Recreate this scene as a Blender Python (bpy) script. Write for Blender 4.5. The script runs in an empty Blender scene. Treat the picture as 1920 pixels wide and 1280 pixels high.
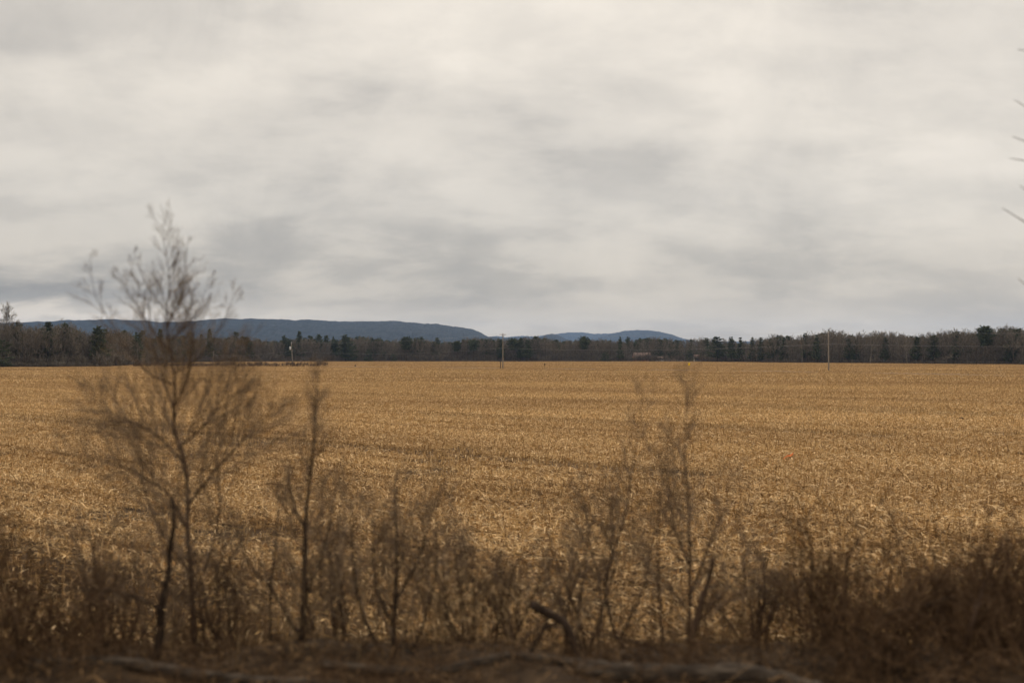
import bpy, math, random
import numpy as np
from mathutils import Vector, Matrix

R = math.radians
rng = np.random.default_rng(7)
random.seed(7)
scene = bpy.context.scene
col = scene.collection

# ------------------------------------------------------------------ picture geometry
F, CX, YH, ZC = 1867.0, 960.0, 667.0, 4.0      # focal length in photo pixels, horizon row, eye height

def at(px, py, Y):
    return np.array([(px - CX) / F * Y, Y, ZC - (py - YH) / F * Y])

# ------------------------------------------------------------------ helpers
def tag(o, label=None, cat=None, group=None, kind=None):
    if label: o['label'] = label
    if cat: o['category'] = cat
    if group: o['group'] = group
    if kind: o['kind'] = kind
    return o

def empty(name, loc, label, cat, group=None, rz=0.0):
    o = bpy.data.objects.new(name, None)
    col.objects.link(o)
    o.location = loc
    o.rotation_euler = (0, 0, rz)
    o.empty_display_size = 0.3
    return tag(o, label, cat, group)

class MB:
    """collects vertices / quads / triangles and links them as one mesh object"""
    def __init__(s):
        s.v, s.f, s.t, s.n = [], [], [], 0
    def add(s, v, f, tone=0.5):
        v = np.asarray(v, float).reshape(-1, 3)
        f = np.asarray(f, int)
        s.v.append(v); s.f.append(f + s.n); s.n += len(v)
        t = np.broadcast_to(np.asarray(tone, float), (len(v),))
        s.t.append(t)
    def mesh(s, name, mat, smooth=False):
        me = bpy.data.meshes.new(name)
        v = np.concatenate(s.v)
        loops = np.concatenate([f.reshape(-1) for f in s.f])
        tot = np.concatenate([np.full(len(f), f.shape[1]) for f in s.f])
        start = np.concatenate([[0], np.cumsum(tot)[:-1]])
        me.vertices.add(len(v)); me.vertices.foreach_set('co', v.reshape(-1).astype(np.float32))
        me.loops.add(len(loops)); me.loops.foreach_set('vertex_index', loops.astype(np.int32))
        me.polygons.add(len(tot)); me.polygons.foreach_set('loop_start', start.astype(np.int32))
        me.polygons.foreach_set('loop_total', tot.astype(np.int32))
        a = me.attributes.new('tone', 'FLOAT', 'POINT')
        a.data.foreach_set('value', np.concatenate(s.t).astype(np.float32))
        me.update(calc_edges=True)
        me.polygons.foreach_set('use_smooth', np.full(len(tot), smooth))
        me.materials.append(mat)
        return me
    def build(s, name, mat, parent=None, smooth=False, linkit=True):
        me = s.mesh(name, mat, smooth)
        o = bpy.data.objects.new(name, me)
        if linkit: col.objects.link(o)
        if parent is not None: o.parent = parent
        return o
    # -- shapes
    def box(s, x0, x1, y0, y1, z0, z1, tone=0.5):
        v = [(x, y, z) for z in (z0, z1) for y in (y0, y1) for x in (x0, x1)]
        s.add(v, [(0, 2, 3, 1), (4, 5, 7, 6), (0, 1, 5, 4), (2, 6, 7, 3), (0, 4, 6, 2), (1, 3, 7, 5)], tone)
    def tube(s, pts, rad, sides=7, tone=0.5, lump=0.0, cap=True):
        pts = np.asarray(pts, float); n = len(pts)
        rad = np.broadcast_to(np.asarray(rad, float), (n,)) if np.ndim(rad) == 0 or len(np.atleast_1d(rad)) == n else np.interp(np.linspace(0, 1, n), np.linspace(0, 1, len(rad)), rad)
        d = np.gradient(pts, axis=0); d /= np.linalg.norm(d, axis=1)[:, None] + 1e-9
        ref = np.array([0.31, 0.95, 0.02]) if abs(d[:, 2]).mean() > 0.6 else np.array([0.02, 0.1, 0.99])
        u = np.cross(d, ref); u /= np.linalg.norm(u, axis=1)[:, None] + 1e-9
        w = np.cross(d, u)
        a = np.linspace(0, 2 * np.pi, sides, endpoint=False)
        rr = rad[:, None] * (1 + lump * rng.normal(size=(n, sides)))
        v = pts[:, None] + rr[..., None] * (np.cos(a)[None, :, None] * u[:, None] + np.sin(a)[None, :, None] * w[:, None])
        i = np.arange(n - 1)[:, None] * sides; j = np.arange(sides)[None]; k = (j + 1) % sides
        f = np.stack([i + j, i + k, i + sides + k, i + sides + j], -1).reshape(-1, 4)
        s.add(v.reshape(-1, 3), f, tone)
        if cap:
            base = s.n - n * sides
            s.f.append(np.array([[base + q for q in range(sides)][::-1]]))
            s.f.append(np.array([[base + (n - 1) * sides + q for q in range(sides)]]))
    def prisms(s, p0, p1, r0, r1, sides=3, tone=None):
        p0 = np.asarray(p0, float).reshape(-1, 3); p1 = np.asarray(p1, float).reshape(-1, 3); n = len(p0)
        if n == 0: return
        r0 = np.broadcast_to(np.asarray(r0, float), (n,)); r1 = np.broadcast_to(np.asarray(r1, float), (n,))
        d = p1 - p0; d /= np.linalg.norm(d, axis=1)[:, None] + 1e-9
        ref = np.where(np.abs(d[:, 2:3]) > 0.8, np.array([[1.0, 0.2, 0]]), np.array([[0.0, 0.1, 1.0]]))
        u = np.cross(d, ref); u /= np.linalg.norm(u, axis=1)[:, None] + 1e-9
        w = np.cross(d, u)
        a = np.linspace(0, 2 * np.pi, sides, endpoint=False)
        c = np.cos(a)[None, :, None] * u[:, None] + np.sin(a)[None, :, None] * w[:, None]
        v = np.stack([p0[:, None] + r0[:, None, None] * c, p1[:, None] + r1[:, None, None] * c], 1)  # n,2,sides,3
        i = np.arange(n)[:, None] * 2 * sides; j = np.arange(sides)[None]; k = (j + 1) % sides
        f = np.stack([i + j, i + k, i + sides + k, i + sides + j], -1).reshape(-1, 4)
        t = rng.random(n) if tone is None else np.broadcast_to(tone, (n,))
        s.add(v.reshape(-1, 3), f, np.repeat(t, 2 * sides))
    def blades(s, c, d, side, L, W, bend, tone):
        """bent strips of two quads: centre, direction, side vector, length, width, bend up"""
        n = len(c); d = d * (L / 2)[:, None]; sd = side * (W / 2)[:, None]
        up = np.zeros((n, 3)); up[:, 2] = bend
        rows = [c - d - sd * .5, c - d + sd * .5, c + up - sd, c + up + sd, c + d - sd * .3, c + d + sd * .3]
        v = np.stack(rows, 1).reshape(-1, 3)
        i = np.arange(n)[:, None] * 6
        f = np.concatenate([i + np.array([[0, 1, 3, 2]]), i + np.array([[2, 3, 5, 4]])])
        s.add(v, f, np.repeat(tone, 6))

# ------------------------------------------------------------------ materials
def newmat(name):
    m = bpy.data.materials.new(name); m.use_nodes = True
    nt = m.node_tree; b = nt.nodes['Principled BSDF']
    b.inputs['Roughness'].default_value = 0.9
    b.inputs['Specular IOR Level'].default_value = 0.15
    return m, nt, b

def ramp(nt, stops):
    r = nt.nodes.new('ShaderNodeValToRGB'); e = r.color_ramp.elements
    while len(e) < len(stops): e.new(0.5)
    for k, (p, c) in enumerate(stops):
        e[k].position = p; e[k].color = (*c, 1)
    return r

def noise(nt, scale, detail=4, rough=0.6, vec=None, dist=0.0):
    n = nt.nodes.new('ShaderNodeTexNoise')
    n.inputs['Scale'].default_value = scale; n.inputs['Detail'].default_value = detail
    n.inputs['Roughness'].default_value = rough; n.inputs['Distortion'].default_value = dist
    if vec is not None: nt.links.new(vec, n.inputs['Vector'])
    return n

def tone_mat(name, stops, attr_w=0.55, scale=9.0, stretch=None, transl=0.0):
    """colour from a per-piece tone attribute mixed with a little object-space noise"""
    m, nt, b = newmat(name); L = nt.links
    a = nt.nodes.new('ShaderNodeAttribute'); a.attribute_name = 'tone'
    tc = nt.nodes.new('ShaderNodeTexCoord')
    vec = tc.outputs['Object']
    if stretch:
        mp = nt.nodes.new('ShaderNodeMapping'); mp.inputs['Scale'].default_value = stretch
        L.new(vec, mp.inputs['Vector']); vec = mp.outputs['Vector']
    n = noise(nt, scale, 5, 0.65, vec)
    mx = nt.nodes.new('ShaderNodeMix'); mx.inputs['Factor'].default_value = attr_w
    L.new(n.outputs['Fac'], mx.inputs['A']); L.new(a.outputs['Fac'], mx.inputs['B'])
    r = ramp(nt, stops); L.new(mx.outputs['Result'], r.inputs['Fac'])
    L.new(r.outputs['Color'], b.inputs['Base Color'])
    bp = nt.nodes.new('ShaderNodeBump'); bp.inputs['Strength'].default_value = 0.5; bp.inputs['Distance'].default_value = 0.01
    L.new(n.outputs['Fac'], bp.inputs['Height']); L.new(bp.outputs['Normal'], b.inputs['Normal'])
    return m

ROW_AZ = R(-52)           # heading of the stubble rows, measured from +Y towards +X
RD = np.array([math.sin(ROW_AZ), math.cos(ROW_AZ)])       # along the rows
RN = np.array([math.cos(ROW_AZ), -math.sin(ROW_AZ)])      # across the rows

def field_tone(nt):
    """broad patches and long streaks of residue, fixed to the ground: returns factor 0..1"""
    L = nt.links
    g = nt.nodes.new('ShaderNodeNewGeometry')
    m0 = nt.nodes.new('ShaderNodeMapping'); m0.vector_type = 'POINT'
    m0.inputs['Rotation'].default_value = (0, 0, ROW_AZ)
    L.new(g.outputs['Position'], m0.inputs['Vector'])
    m1 = nt.nodes.new('ShaderNodeMapping'); m1.inputs['Scale'].default_value = (0.22, 0.007, 0)
    L.new(m0.outputs['Vector'], m1.inputs['Vector'])
    n1 = noise(nt, 1.0, 3, 0.6, m1.outputs['Vector'])
    m2 = nt.nodes.new('ShaderNodeMapping'); m2.inputs['Scale'].default_value = (0.012, 0.045, 0)
    m2.inputs['Location'].default_value = (3.1, 1.7, 0)
    L.new(g.outputs['Position'], m2.inputs['Vector'])
    n2 = noise(nt, 1.0, 4, 0.55, m2.outputs['Vector'], 0.6)
    a = nt.nodes.new('ShaderNodeMix'); a.inputs['Factor'].default_value = 0.6
    L.new(n1.outputs['Fac'], a.inputs['A']); L.new(n2.outputs['Fac'], a.inputs['B'])
    c = nt.nodes.new('ShaderNodeMapRange'); c.inputs['From Min'].default_value = 0.34; c.inputs['From Max'].default_value = 0.66
    L.new(a.outputs['Result'], c.inputs['Value'])
    # narrow dark lines of crushed, damp residue along the rows, coming and going
    m3 = nt.nodes.new('ShaderNodeMapping'); m3.inputs['Scale'].default_value = (1.35, 0.011, 0); m3.inputs['Location'].default_value = (9.1, 4.2, 0)
    L.new(m0.outputs['Vector'], m3.inputs['Vector'])
    n3 = noise(nt, 1.0, 2, 0.5, m3.outputs['Vector'])
    k = nt.nodes.new('ShaderNodeMapRange'); k.interpolation_type = 'SMOOTHSTEP'
    k.inputs['From Min'].default_value = 0.36; k.inputs['From Max'].default_value = 0.46
    L.new(n3.outputs['Fac'], k.inputs['Value'])
    broad = mixcol(nt, c.outputs['Result'], (0.82, 0.76, 0.70), (1.20, 1.18, 1.14))
    line = mixcol(nt, k.outputs['Result'], (0.68, 0.63, 0.57), (1.04, 1.04, 1.04))
    return mixcol(nt, 1.0, broad, line, 'MULTIPLY')

def mixcol(nt, fac, A, B, mode='MIX'):
    m = nt.nodes.new('ShaderNodeMix'); m.data_type = 'RGBA'; m.blend_type = mode
    for s, v in ((m.inputs[0], fac), (m.inputs[6], A), (m.inputs[7], B)):
        if isinstance(v, (int, float)): s.default_value = v
        elif isinstance(v, tuple): s.default_value = (*v, 1)
        else: nt.links.new(v, s)
    return m.outputs[2]

# straw: colour of each piece by its tone, hue drifting over the field
STRAW_LO, STRAW_MID, STRAW_HI = (0.15, 0.09, 0.036), (0.50, 0.33, 0.145), (0.88, 0.66, 0.39)
def straw_mat():
    m, nt, b = newmat('straw'); L = nt.links
    a = nt.nodes.new('ShaderNodeAttribute'); a.attribute_name = 'tone'
    r = ramp(nt, [(0, STRAW_LO), (0.5, STRAW_MID), (1, STRAW_HI)])
    L.new(a.outputs['Fac'], r.inputs['Fac'])
    ft = field_tone(nt)
    tint = ft
    L.new(mixcol(nt, 1.0, r.outputs['Color'], tint, 'MULTIPLY'), b.inputs['Base Color'])
    b.inputs['Roughness'].default_value = 0.7
    return m

def field_mat():
    m, nt, b = newmat('stubble_soil'); L = nt.links
    g = nt.nodes.new('ShaderNodeNewGeometry')
    n1 = noise(nt, 9, 8, 0.75, g.outputs['Position'], 0.3)
    n2 = noise(nt, 0.9, 6, 0.7, g.outputs['Position'])
    mx = nt.nodes.new('ShaderNodeMix'); mx.inputs['Factor'].default_value = 0.35
    L.new(n1.outputs['Fac'], mx.inputs['A']); L.new(n2.outputs['Fac'], mx.inputs['B'])
    near = ramp(nt, [(0.36, (0.02, 0.013, 0.008)), (0.5, (0.075, 0.046, 0.022)), (0.64, (0.24, 0.15, 0.07))])
    L.new(mx.outputs['Result'], near.inputs['Fac'])
    ft = field_tone(nt)
    tint = ft
    L.new(mixcol(nt, 1.0, near.outputs['Color'], tint, 'MULTIPLY'), b.inputs['Base Color'])
    bp = nt.nodes.new('ShaderNodeBump'); bp.inputs['Strength'].default_value = 0.8; bp.inputs['Distance'].default_value = 0.06
    L.new(n1.outputs['Fac'], bp.inputs['Height']); L.new(bp.outputs['Normal'], b.inputs['Normal'])
    return m

M_STRAW = straw_mat()
M_FIELD = field_mat()
M_BARK = tone_mat('grey_brown_bark', [(0.2, (0.045, 0.034, 0.026)), (0.55, (0.10, 0.078, 0.060)), (0.85, (0.19, 0.155, 0.125))], 0.6, 1.2, (1, 1, 0.2))
M_TWIG = tone_mat('bare_twigs', [(0.1, (0.068, 0.056, 0.043)), (0.5, (0.15, 0.126, 0.098)), (0.9, (0.30, 0.26, 0.21))], 0.8, 0.4)
M_PALEBARK = tone_mat('pale_bark', [(0.2, (0.12, 0.105, 0.09)), (0.6, (0.26, 0.235, 0.205)), (0.9, (0.42, 0.39, 0.35))], 0.3, 2.0, (1, 1, 0.3))
M_PINE = tone_mat('pine_needles', [(0.1, (0.024, 0.034, 0.019)), (0.5, (0.064, 0.078, 0.042)), (0.9, (0.135, 0.15, 0.075))], 0.75, 0.5)
M_STEM = tone_mat('shrub_bark', [(0.15, (0.028, 0.017, 0.011)), (0.5, (0.075, 0.046, 0.03)), (0.85, (0.16, 0.11, 0.075))], 0.45, 22.0, (1, 1, 0.25))
M_DARKSTEM = tone_mat('dark_wet_bark', [(0.15, (0.012, 0.008, 0.006)), (0.5, (0.034, 0.022, 0.015)), (0.85, (0.09, 0.06, 0.042))], 0.4, 22.0, (1, 1, 0.25))
M_SHRUBTWIG = tone_mat('shrub_twigs', [(0.1, (0.065, 0.043, 0.028)), (0.5, (0.155, 0.108, 0.07)), (0.9, (0.28, 0.205, 0.14))], 0.8, 3.0)
M_BRAMBLE = tone_mat('bramble_canes', [(0.1, (0.03, 0.016, 0.008)), (0.5, (0.085, 0.048, 0.024)), (0.9, (0.18, 0.11, 0.06))], 0.8, 3.0)
M_WEED = tone_mat('dry_weed_stalks', [(0.1, (0.07, 0.042, 0.022)), (0.5, (0.22, 0.14, 0.07)), (0.95, (0.48, 0.34, 0.18))], 0.85, 3.0)
M_LITTER = tone_mat('dead_leaves', [(0.1, (0.022, 0.012, 0.006)), (0.5, (0.07, 0.040, 0.018)), (0.95, (0.19, 0.115, 0.055))], 0.85, 3.0)
M_LOG = tone_mat('weathered_log', [(0.3, (0.012, 0.009, 0.007)), (0.5, (0.05, 0.037, 0.027)), (0.75, (0.15, 0.12, 0.092))], 0.05, 9.0, (0.6, 4.0, 4.0))
M_BANKSOIL = tone_mat('bank_soil', [(0.3, (0.014, 0.008, 0.004)), (0.55, (0.05, 0.030, 0.015)), (0.8, (0.12, 0.075, 0.038))], 0.0, 5.0)
M_POLE = tone_mat('weathered_pole_wood', [(0.2, (0.16, 0.135, 0.11)), (0.6, (0.28, 0.245, 0.205)), (0.9, (0.40, 0.36, 0.31))], 0.2, 3.0, (6, 6, 0.4))
M_DARKPOLE = tone_mat('dark_post_wood', [(0.2, (0.02, 0.017, 0.015)), (0.9, (0.07, 0.058, 0.05))], 0.2, 3.0)
M_HILL = tone_mat('wooded_hillside', [(0.35, (0.008, 0.012, 0.016)), (0.55, (0.017, 0.022, 0.026)), (0.7, (0.030, 0.035, 0.038))], 0.0, 0.02)

def plain(name, colr, rough=0.6, metal=0.0, var=0.12, scale=6):
    m, nt, b = newmat(name); n = noise(nt, scale, 4)
    tc = nt.nodes.new('ShaderNodeTexCoord'); nt.links.new(tc.outputs['Object'], n.inputs['Vector'])
    r = ramp(nt, [(0.3, tuple(c * (1 - var) for c in colr)), (0.7, tuple(min(1, c * (1 + var)) for c in colr))])
    nt.links.new(n.outputs['Fac'], r.inputs['Fac']); nt.links.new(r.outputs['Color'], b.inputs['Base Color'])
    b.inputs['Roughness'].default_value = rough; b.inputs['Metallic'].default_value = metal
    return m
M_WIRE = plain('aluminium_wire', (0.42, 0.42, 0.42), 0.5)
M_STEEL = plain('galvanised_steel', (0.6, 0.61, 0.62), 0.45)
M_YELLOW = plain('yellow_plastic', (0.85, 0.58, 0.02), 0.5)
M_BLACK = plain('black_plastic', (0.018, 0.017, 0.016), 0.5)
M_ORANGE = plain('orange_ribbon', (0.90, 0.27, 0.10), 0.5)
M_STAKE = plain('pale_stake_wood', (0.5, 0.36, 0.2), 0.8)
M_REDWALL = plain('faded_red_boards', (0.50, 0.20, 0.14), 0.8, scale=3)
M_WHITEWALL = plain('white_boards', (0.46, 0.45, 0.42), 0.8)
M_ROOF = plain('grey_roof', (0.17, 0.11, 0.09), 0.8)
M_GLASS = plain('dark_window', (0.03, 0.035, 0.04), 0.15)

# ------------------------------------------------------------------ instancing stuff on points
def source_collection(name, objs):
    c = bpy.data.collections.new(name)
    for o in objs: c.objects.link(o)
    return c

def scatter(name, pts, rot, sc, idx, coll, label_kind='stuff'):
    me = bpy.data.meshes.new(name + '_points'); n = len(pts)
    me.vertices.add(n); me.vertices.foreach_set('co', np.asarray(pts, np.float32).reshape(-1))
    a = me.attributes.new('rot', 'FLOAT_VECTOR', 'POINT'); a.data.foreach_set('vector', np.asarray(rot, np.float32).reshape(-1))
    a = me.attributes.new('sc', 'FLOAT_VECTOR', 'POINT'); a.data.foreach_set('vector', np.asarray(sc, np.float32).reshape(-1))
    a = me.attributes.new('idx', 'INT', 'POINT'); a.data.foreach_set('value', np.asarray(idx, np.int32))
    o = bpy.data.objects.new(name, me); col.objects.link(o)
    ng = bpy.data.node_groups.new(name + '_nodes', 'GeometryNodeTree')
    ng.interface.new_socket('Geometry', in_out='INPUT', socket_type='NodeSocketGeometry')
    ng.interface.new_socket('Geometry', in_out='OUTPUT', socket_type='NodeSocketGeometry')
    N, L = ng.nodes, ng.links
    gi, go = N.new('NodeGroupInput'), N.new('NodeGroupOutput')
    ip = N.new('GeometryNodeInstanceOnPoints'); ci = N.new('GeometryNodeCollectionInfo')
    ci.inputs['Collection'].default_value = coll
    ci.inputs['Separate Children'].default_value = True; ci.inputs['Reset Children'].default_value = True
    ip.inputs['Pick Instance'].default_value = True
    def attr(nm, typ):
        q = N.new('GeometryNodeInputNamedAttribute'); q.data_type = typ; q.inputs['Name'].default_value = nm
        return q.outputs['Attribute']
    L.new(gi.outputs[0], ip.inputs['Points']); L.new(ci.outputs[0], ip.inputs['Instance'])
    L.new(attr('idx', 'INT'), ip.inputs['Instance Index'])
    L.new(attr('rot', 'FLOAT_VECTOR'), ip.inputs['Rotation']); L.new(attr('sc', 'FLOAT_VECTOR'), ip.inputs['Scale'])
    L.new(ip.outputs[0], go.inputs[0])
    md = o.modifiers.new('scatter', 'NODES'); md.node_group = ng
    o['kind'] = label_kind
    return o

# ------------------------------------------------------------------ ground
def field_height(x, y):
    y = np.asarray(y, float); x = np.asarray(x, float)
    return 0.035 * np.sin(x * 0.11 + 1.3) * np.sin(y * 0.07) + 0.02 * np.sin(x * 0.31 + y * 0.23)

def grid_mesh(name, X, Y, Z, mat, smooth=True):
    nx, ny = X.shape
    v = np.stack([X, Y, Z], -1).reshape(-1, 3)
    i = np.arange(nx - 1)[:, None] * ny; j = np.arange(ny - 1)[None]
    f = np.stack([i + j, i + ny + j, i + ny + j + 1, i + j + 1], -1).reshape(-1, 4)
    b = MB(); b.add(v, f); return b.build(name, mat, smooth=smooth)

xs = np.concatenate([-np.geomspace(12000, 70, 26), np.linspace(-66, 66, 67), np.geomspace(70, 12000, 26)])
ys = np.concatenate([[-12000, -3000, -500, -60], np.linspace(-20, 10, 8), np.linspace(11, 140, 87), np.geomspace(144, 14000, 44)])
X, Y = np.meshgrid(xs, ys, indexing='ij')
Z = field_height(X, Y) * (np.abs(X) < 500) * (Y < 700) * (Y > 0)
o = grid_mesh('field', X, Y, Z, M_FIELD); tag(o, 'harvested corn field covered with tan stubble', kind='structure')

def bank_h(x, y):
    x = np.asarray(x, float); y = np.asarray(y, float)
    s = np.clip((y - 6.5) / (12.6 - 6.5), 0, 1); s = s * s * (3 - 2 * s)
    h = 1.945 * (1 - s) - 0.25 * (s > 0.999)
    h = h + (1 - s) * (0.05 * np.sin(x * 1.9 + 0.4) * np.sin(y * 2.3) + 0.035 * np.sin(x * 4.3 + 1.0 + y) + 0.02 * np.sin(x * 9.1 + y * 7.0))
    return h - 0.08 * np.clip(5.5 - y, 0, 4) * 0.5
xb = np.linspace(-45, 45, 451); yb = np.concatenate([np.linspace(-14, 4, 19), np.linspace(4.15, 13.4, 62)])
X, Y = np.meshgrid(xb, yb, indexing='ij')
Z = bank_h(X, Y) + rng.normal(0, 0.012, X.shape) * (Y > 4)
o = grid_mesh('embankment', X, Y, Z, M_BANKSOIL); tag(o, 'dark soil bank beside the railway above the field', kind='structure')

# low ridge of pale grass and bare earth under the power line
bx = np.array([[-66, 357], [-4, 309], [34, 277], [66, 246], [98, 190], [150, 120]], float)
tt = np.linspace(0, 5, 900); bxx = np.interp(tt, range(6), bx[:, 0]); byy = np.interp(tt, range(6), bx[:, 1])
hh = np.clip(0.26 + 0.10 * np.sin(tt * 9.0) + 0.06 * rng.normal(size=900), 0.05, 0.6)
uu = np.linspace(-1, 1, 9)
X = bxx[:, None] + 0.3 * uu[None]; Y = byy[:, None] + 1.6 * uu[None]; Z = hh[:, None] * np.clip(1 - uu[None] ** 2, 0, 1) - 0.03 + rng.normal(0, 0.03, X.shape)
o = grid_mesh('field_ridge', X, Y, Z, M_WEED, smooth=False); tag(o, 'low pale grassy strip running under the power line', kind='structure')

# ------------------------------------------------------------------ corn stubble (stuff)
P = 2.28     # patch of three rows, 0.76 m apart
def straw_patch(n_flat, n_stalk, size, rows, lmin, lmax, wmul, thin=1.0, coarse=False, seed=0):
    r = np.random.default_rng(100 + seed); b = MB()
    n = int(n_flat * thin)
    c = np.zeros((n, 3)); c[:, :2] = (r.random((n, 2)) - 0.5) * size * 1.06
    ph = np.mod(c[:, 0] / (size / rows), 1.0)            # bare strips left along each planted row
    gap = (np.abs(ph - 0.5) < (0.17 if not coarse else 0.14)) & (r.random(n) < 0.72)
    c[gap, 0] += size / rows * 0.5 * r.choice([-1, 1], gap.sum()) * (0.6 + 0.5 * r.random(gap.sum()))
    c[:, 2] = 0.012 + 0.07 * r.random(n) ** 2
    az = r.normal(0.0, 1.0, n) * 0.7 + (r.random(n) < 0.3) * r.random(n) * 6.28
    tilt = r.normal(0, 0.22, n) + (r.random(n) < 0.12) * r.random(n) * 0.7
    d = np.stack([np.sin(az) * np.cos(tilt), np.cos(az) * np.cos(tilt), np.sin(tilt)], 1)
    if coarse: tilt = tilt * 0.3
    roll = r.normal(0, 0.7, n) * (0.5 if coarse else 1)
    s0 = np.stack([np.cos(az), -np.sin(az), np.zeros(n)], 1); up = np.cross(s0, d)
    side = s0 * np.cos(roll)[:, None] + up * np.sin(roll)[:, None]
    L = lmin + (lmax - lmin) * r.random(n) ** 1.8
    W = wmul * (0.008 + 0.03 * r.random(n) ** 2)
    t = np.clip(r.normal(0.55, 0.28, n), 0, 1)
    c[:, 2] += np.abs(np.sin(tilt)) * L * 0.45
    b.blades(c, d, side, L, W, r.normal(0.015, 0.02, n), t)
    m = int(n_stalk)
    rowx = (r.integers(0, rows, m) + 0.5) * size / rows - size / 2
    p0 = np.stack([rowx + r.normal(0, 0.05 * (3 if coarse else 1), m), (r.random(m) - 0.5) * size, np.full(m, -0.02)], 1)
    h = 0.12 + 0.2 * r.random(m) ** 1.3
    if coarse: h = h * 0.9
    p1 = p0 + np.stack([r.normal(0, 0.05, m), r.normal(0, 0.05, m), h], 1)
    b.prisms(p0, p1, 0.011 * wmul, 0.009 * wmul, 4, np.clip(r.normal(0.45, 0.22, m), 0, 1))
    # curled husks and cobs
    k = max(1, m // 2)
    q0 = np.zeros((k, 3)); q0[:, :2] = (r.random((k, 2)) - .5) * size; q0[:, 2] = 0.03
    az = r.random(k) * 6.28; q1 = q0 + np.stack([np.cos(az), np.sin(az), r.normal(0, .12, k)], 1) * (0.12 + 0.3 * r.random(k))[:, None]
    b.prisms(q0, q1, 0.012 * wmul, 0.01 * wmul, 4, np.clip(r.normal(0.4, 0.28, k), 0, 1))
    return b.build('stubble_patch', M_STRAW, linkit=False)

near_src = [straw_patch(2500, 80, P, 3, 0.05, 0.33, 0.9, 1.0 if k < 6 else 0.16, seed=k) for k in range(8)]
far_src = [straw_patch(2600, 700, P * 4, 12, 0.2, 0.7, 3.2, 1.0 if k < 4 else 0.5, True, seed=40 + k) for k in range(6)]
for k, q in enumerate(near_src): q.name = 'stubble_patch_%02d' % k
for k, q in enumerate(far_src): q.name = 'stubble_tract_%02d' % k
near_c = source_collection('stubble_near', near_src); far_c = source_collection('stubble_far', far_src)

def stubble_points(p, y0, y1, n_full, n_all, r):
    pts, idx, rot = [], [], []
    K = int(900 / p)
    a, b_ = np.meshgrid(np.arange(-K, K), np.arange(-K, K), indexing='ij')
    x = a * p * RN[0] + b_ * p * RD[0]; y = a * p * RN[1] + b_ * p * RD[1]
    ok = (y > y0) & (y <= y1) & (np.abs(x) < 0.56 * y + 14)
    a, b_, x, y = a[ok], b_[ok], x[ok], y[ok]
    return a, b_, x, y

def edge_depth(x, y):       # metres in front of the wood's edge (computed below from the edge polyline)
    px = CX + F * x / y
    return np.interp(px, [e[0] for e in EDGE], [e[1] for e in EDGE]) - y

EDGE = [(-400, 320), (-100, 338), (0, 345), (190, 362), (262, 450), (330, 590), (420, 640), (620, 700), (960, 705), (1300, 690), (1440, 585), (1700, 505), (1920, 445), (2300, 395)]

a, b_, x, y = stubble_points(P, 12.6, 150, 6, 8, rng)
seg = np.sin(a * 12.9898 + (b_ // 7) * 78.233) * 43758.5453; seg -= np.floor(seg)
thin = (((a % 9 == 4) | (a % 9 == 5) & (a % 2 == 0)) & (seg < 0.62)) | (rng.random(len(a)) < 0.05)
idx = np.where(thin, rng.integers(6, 8, len(a)), rng.integers(0, 6, len(a)))
rz = -ROW_AZ + np.pi * rng.integers(0, 2, len(a))
rot = np.stack([0 * x, 0 * x, rz], 1)
z = field_height(x, y)
sc = np.ones((len(x), 3)); sc[:, 2] = 0.85 + 0.4 * rng.random(len(x))
o = scatter('corn_stubble', np.stack([x, y, z], 1), rot, sc, idx, near_c)
tag(o, 'tan corn stalks, husks and leaves littering the near field', 'stubble')
print('near stubble patches', len(x))
P4 = P * 4
a, b_, x, y = stubble_points(P4, 150 - P4 * .3, 700, 4, 6, rng)
ok = edge_depth(x, y) > -5
a, x, y = a[ok], x[ok], y[ok]
thin = (rng.random(len(a)) < 0.25)
idx = np.where(thin, rng.integers(4, 6, len(a)), rng.integers(0, 4, len(a)))
rot = np.stack([0 * x, 0 * x, -ROW_AZ + np.pi * rng.integers(0, 2, len(a))], 1)
sc = np.ones((len(x), 3)); sc[:, 2] = 0.8 + 0.3 * rng.random(len(x))
o = scatter('far_corn_stubble', np.stack([x, y, field_height(x, y)], 1), rot, sc, idx, far_c)
tag(o, 'even tan stubble far out on the field', 'stubble')
print('far stubble tracts', len(x))

# ------------------------------------------------------------------ hills
def vnoise(x, seed, octs=5, base=1.0):
    r = np.random.default_rng(seed); out = np.zeros_like(x, float); amp = 1.0
    for k in range(octs):
        ph = r.random() * 100; g = r.normal(size=4096)
        t = x * base * 2 ** k + ph; i = np.floor(t).astype(int); fr = t - i; fr = fr * fr * (3 - 2 * fr)
        out += amp * (g[i % 4096] * (1 - fr) + g[(i + 1) % 4096] * fr); amp *= 0.5
    return out

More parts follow.
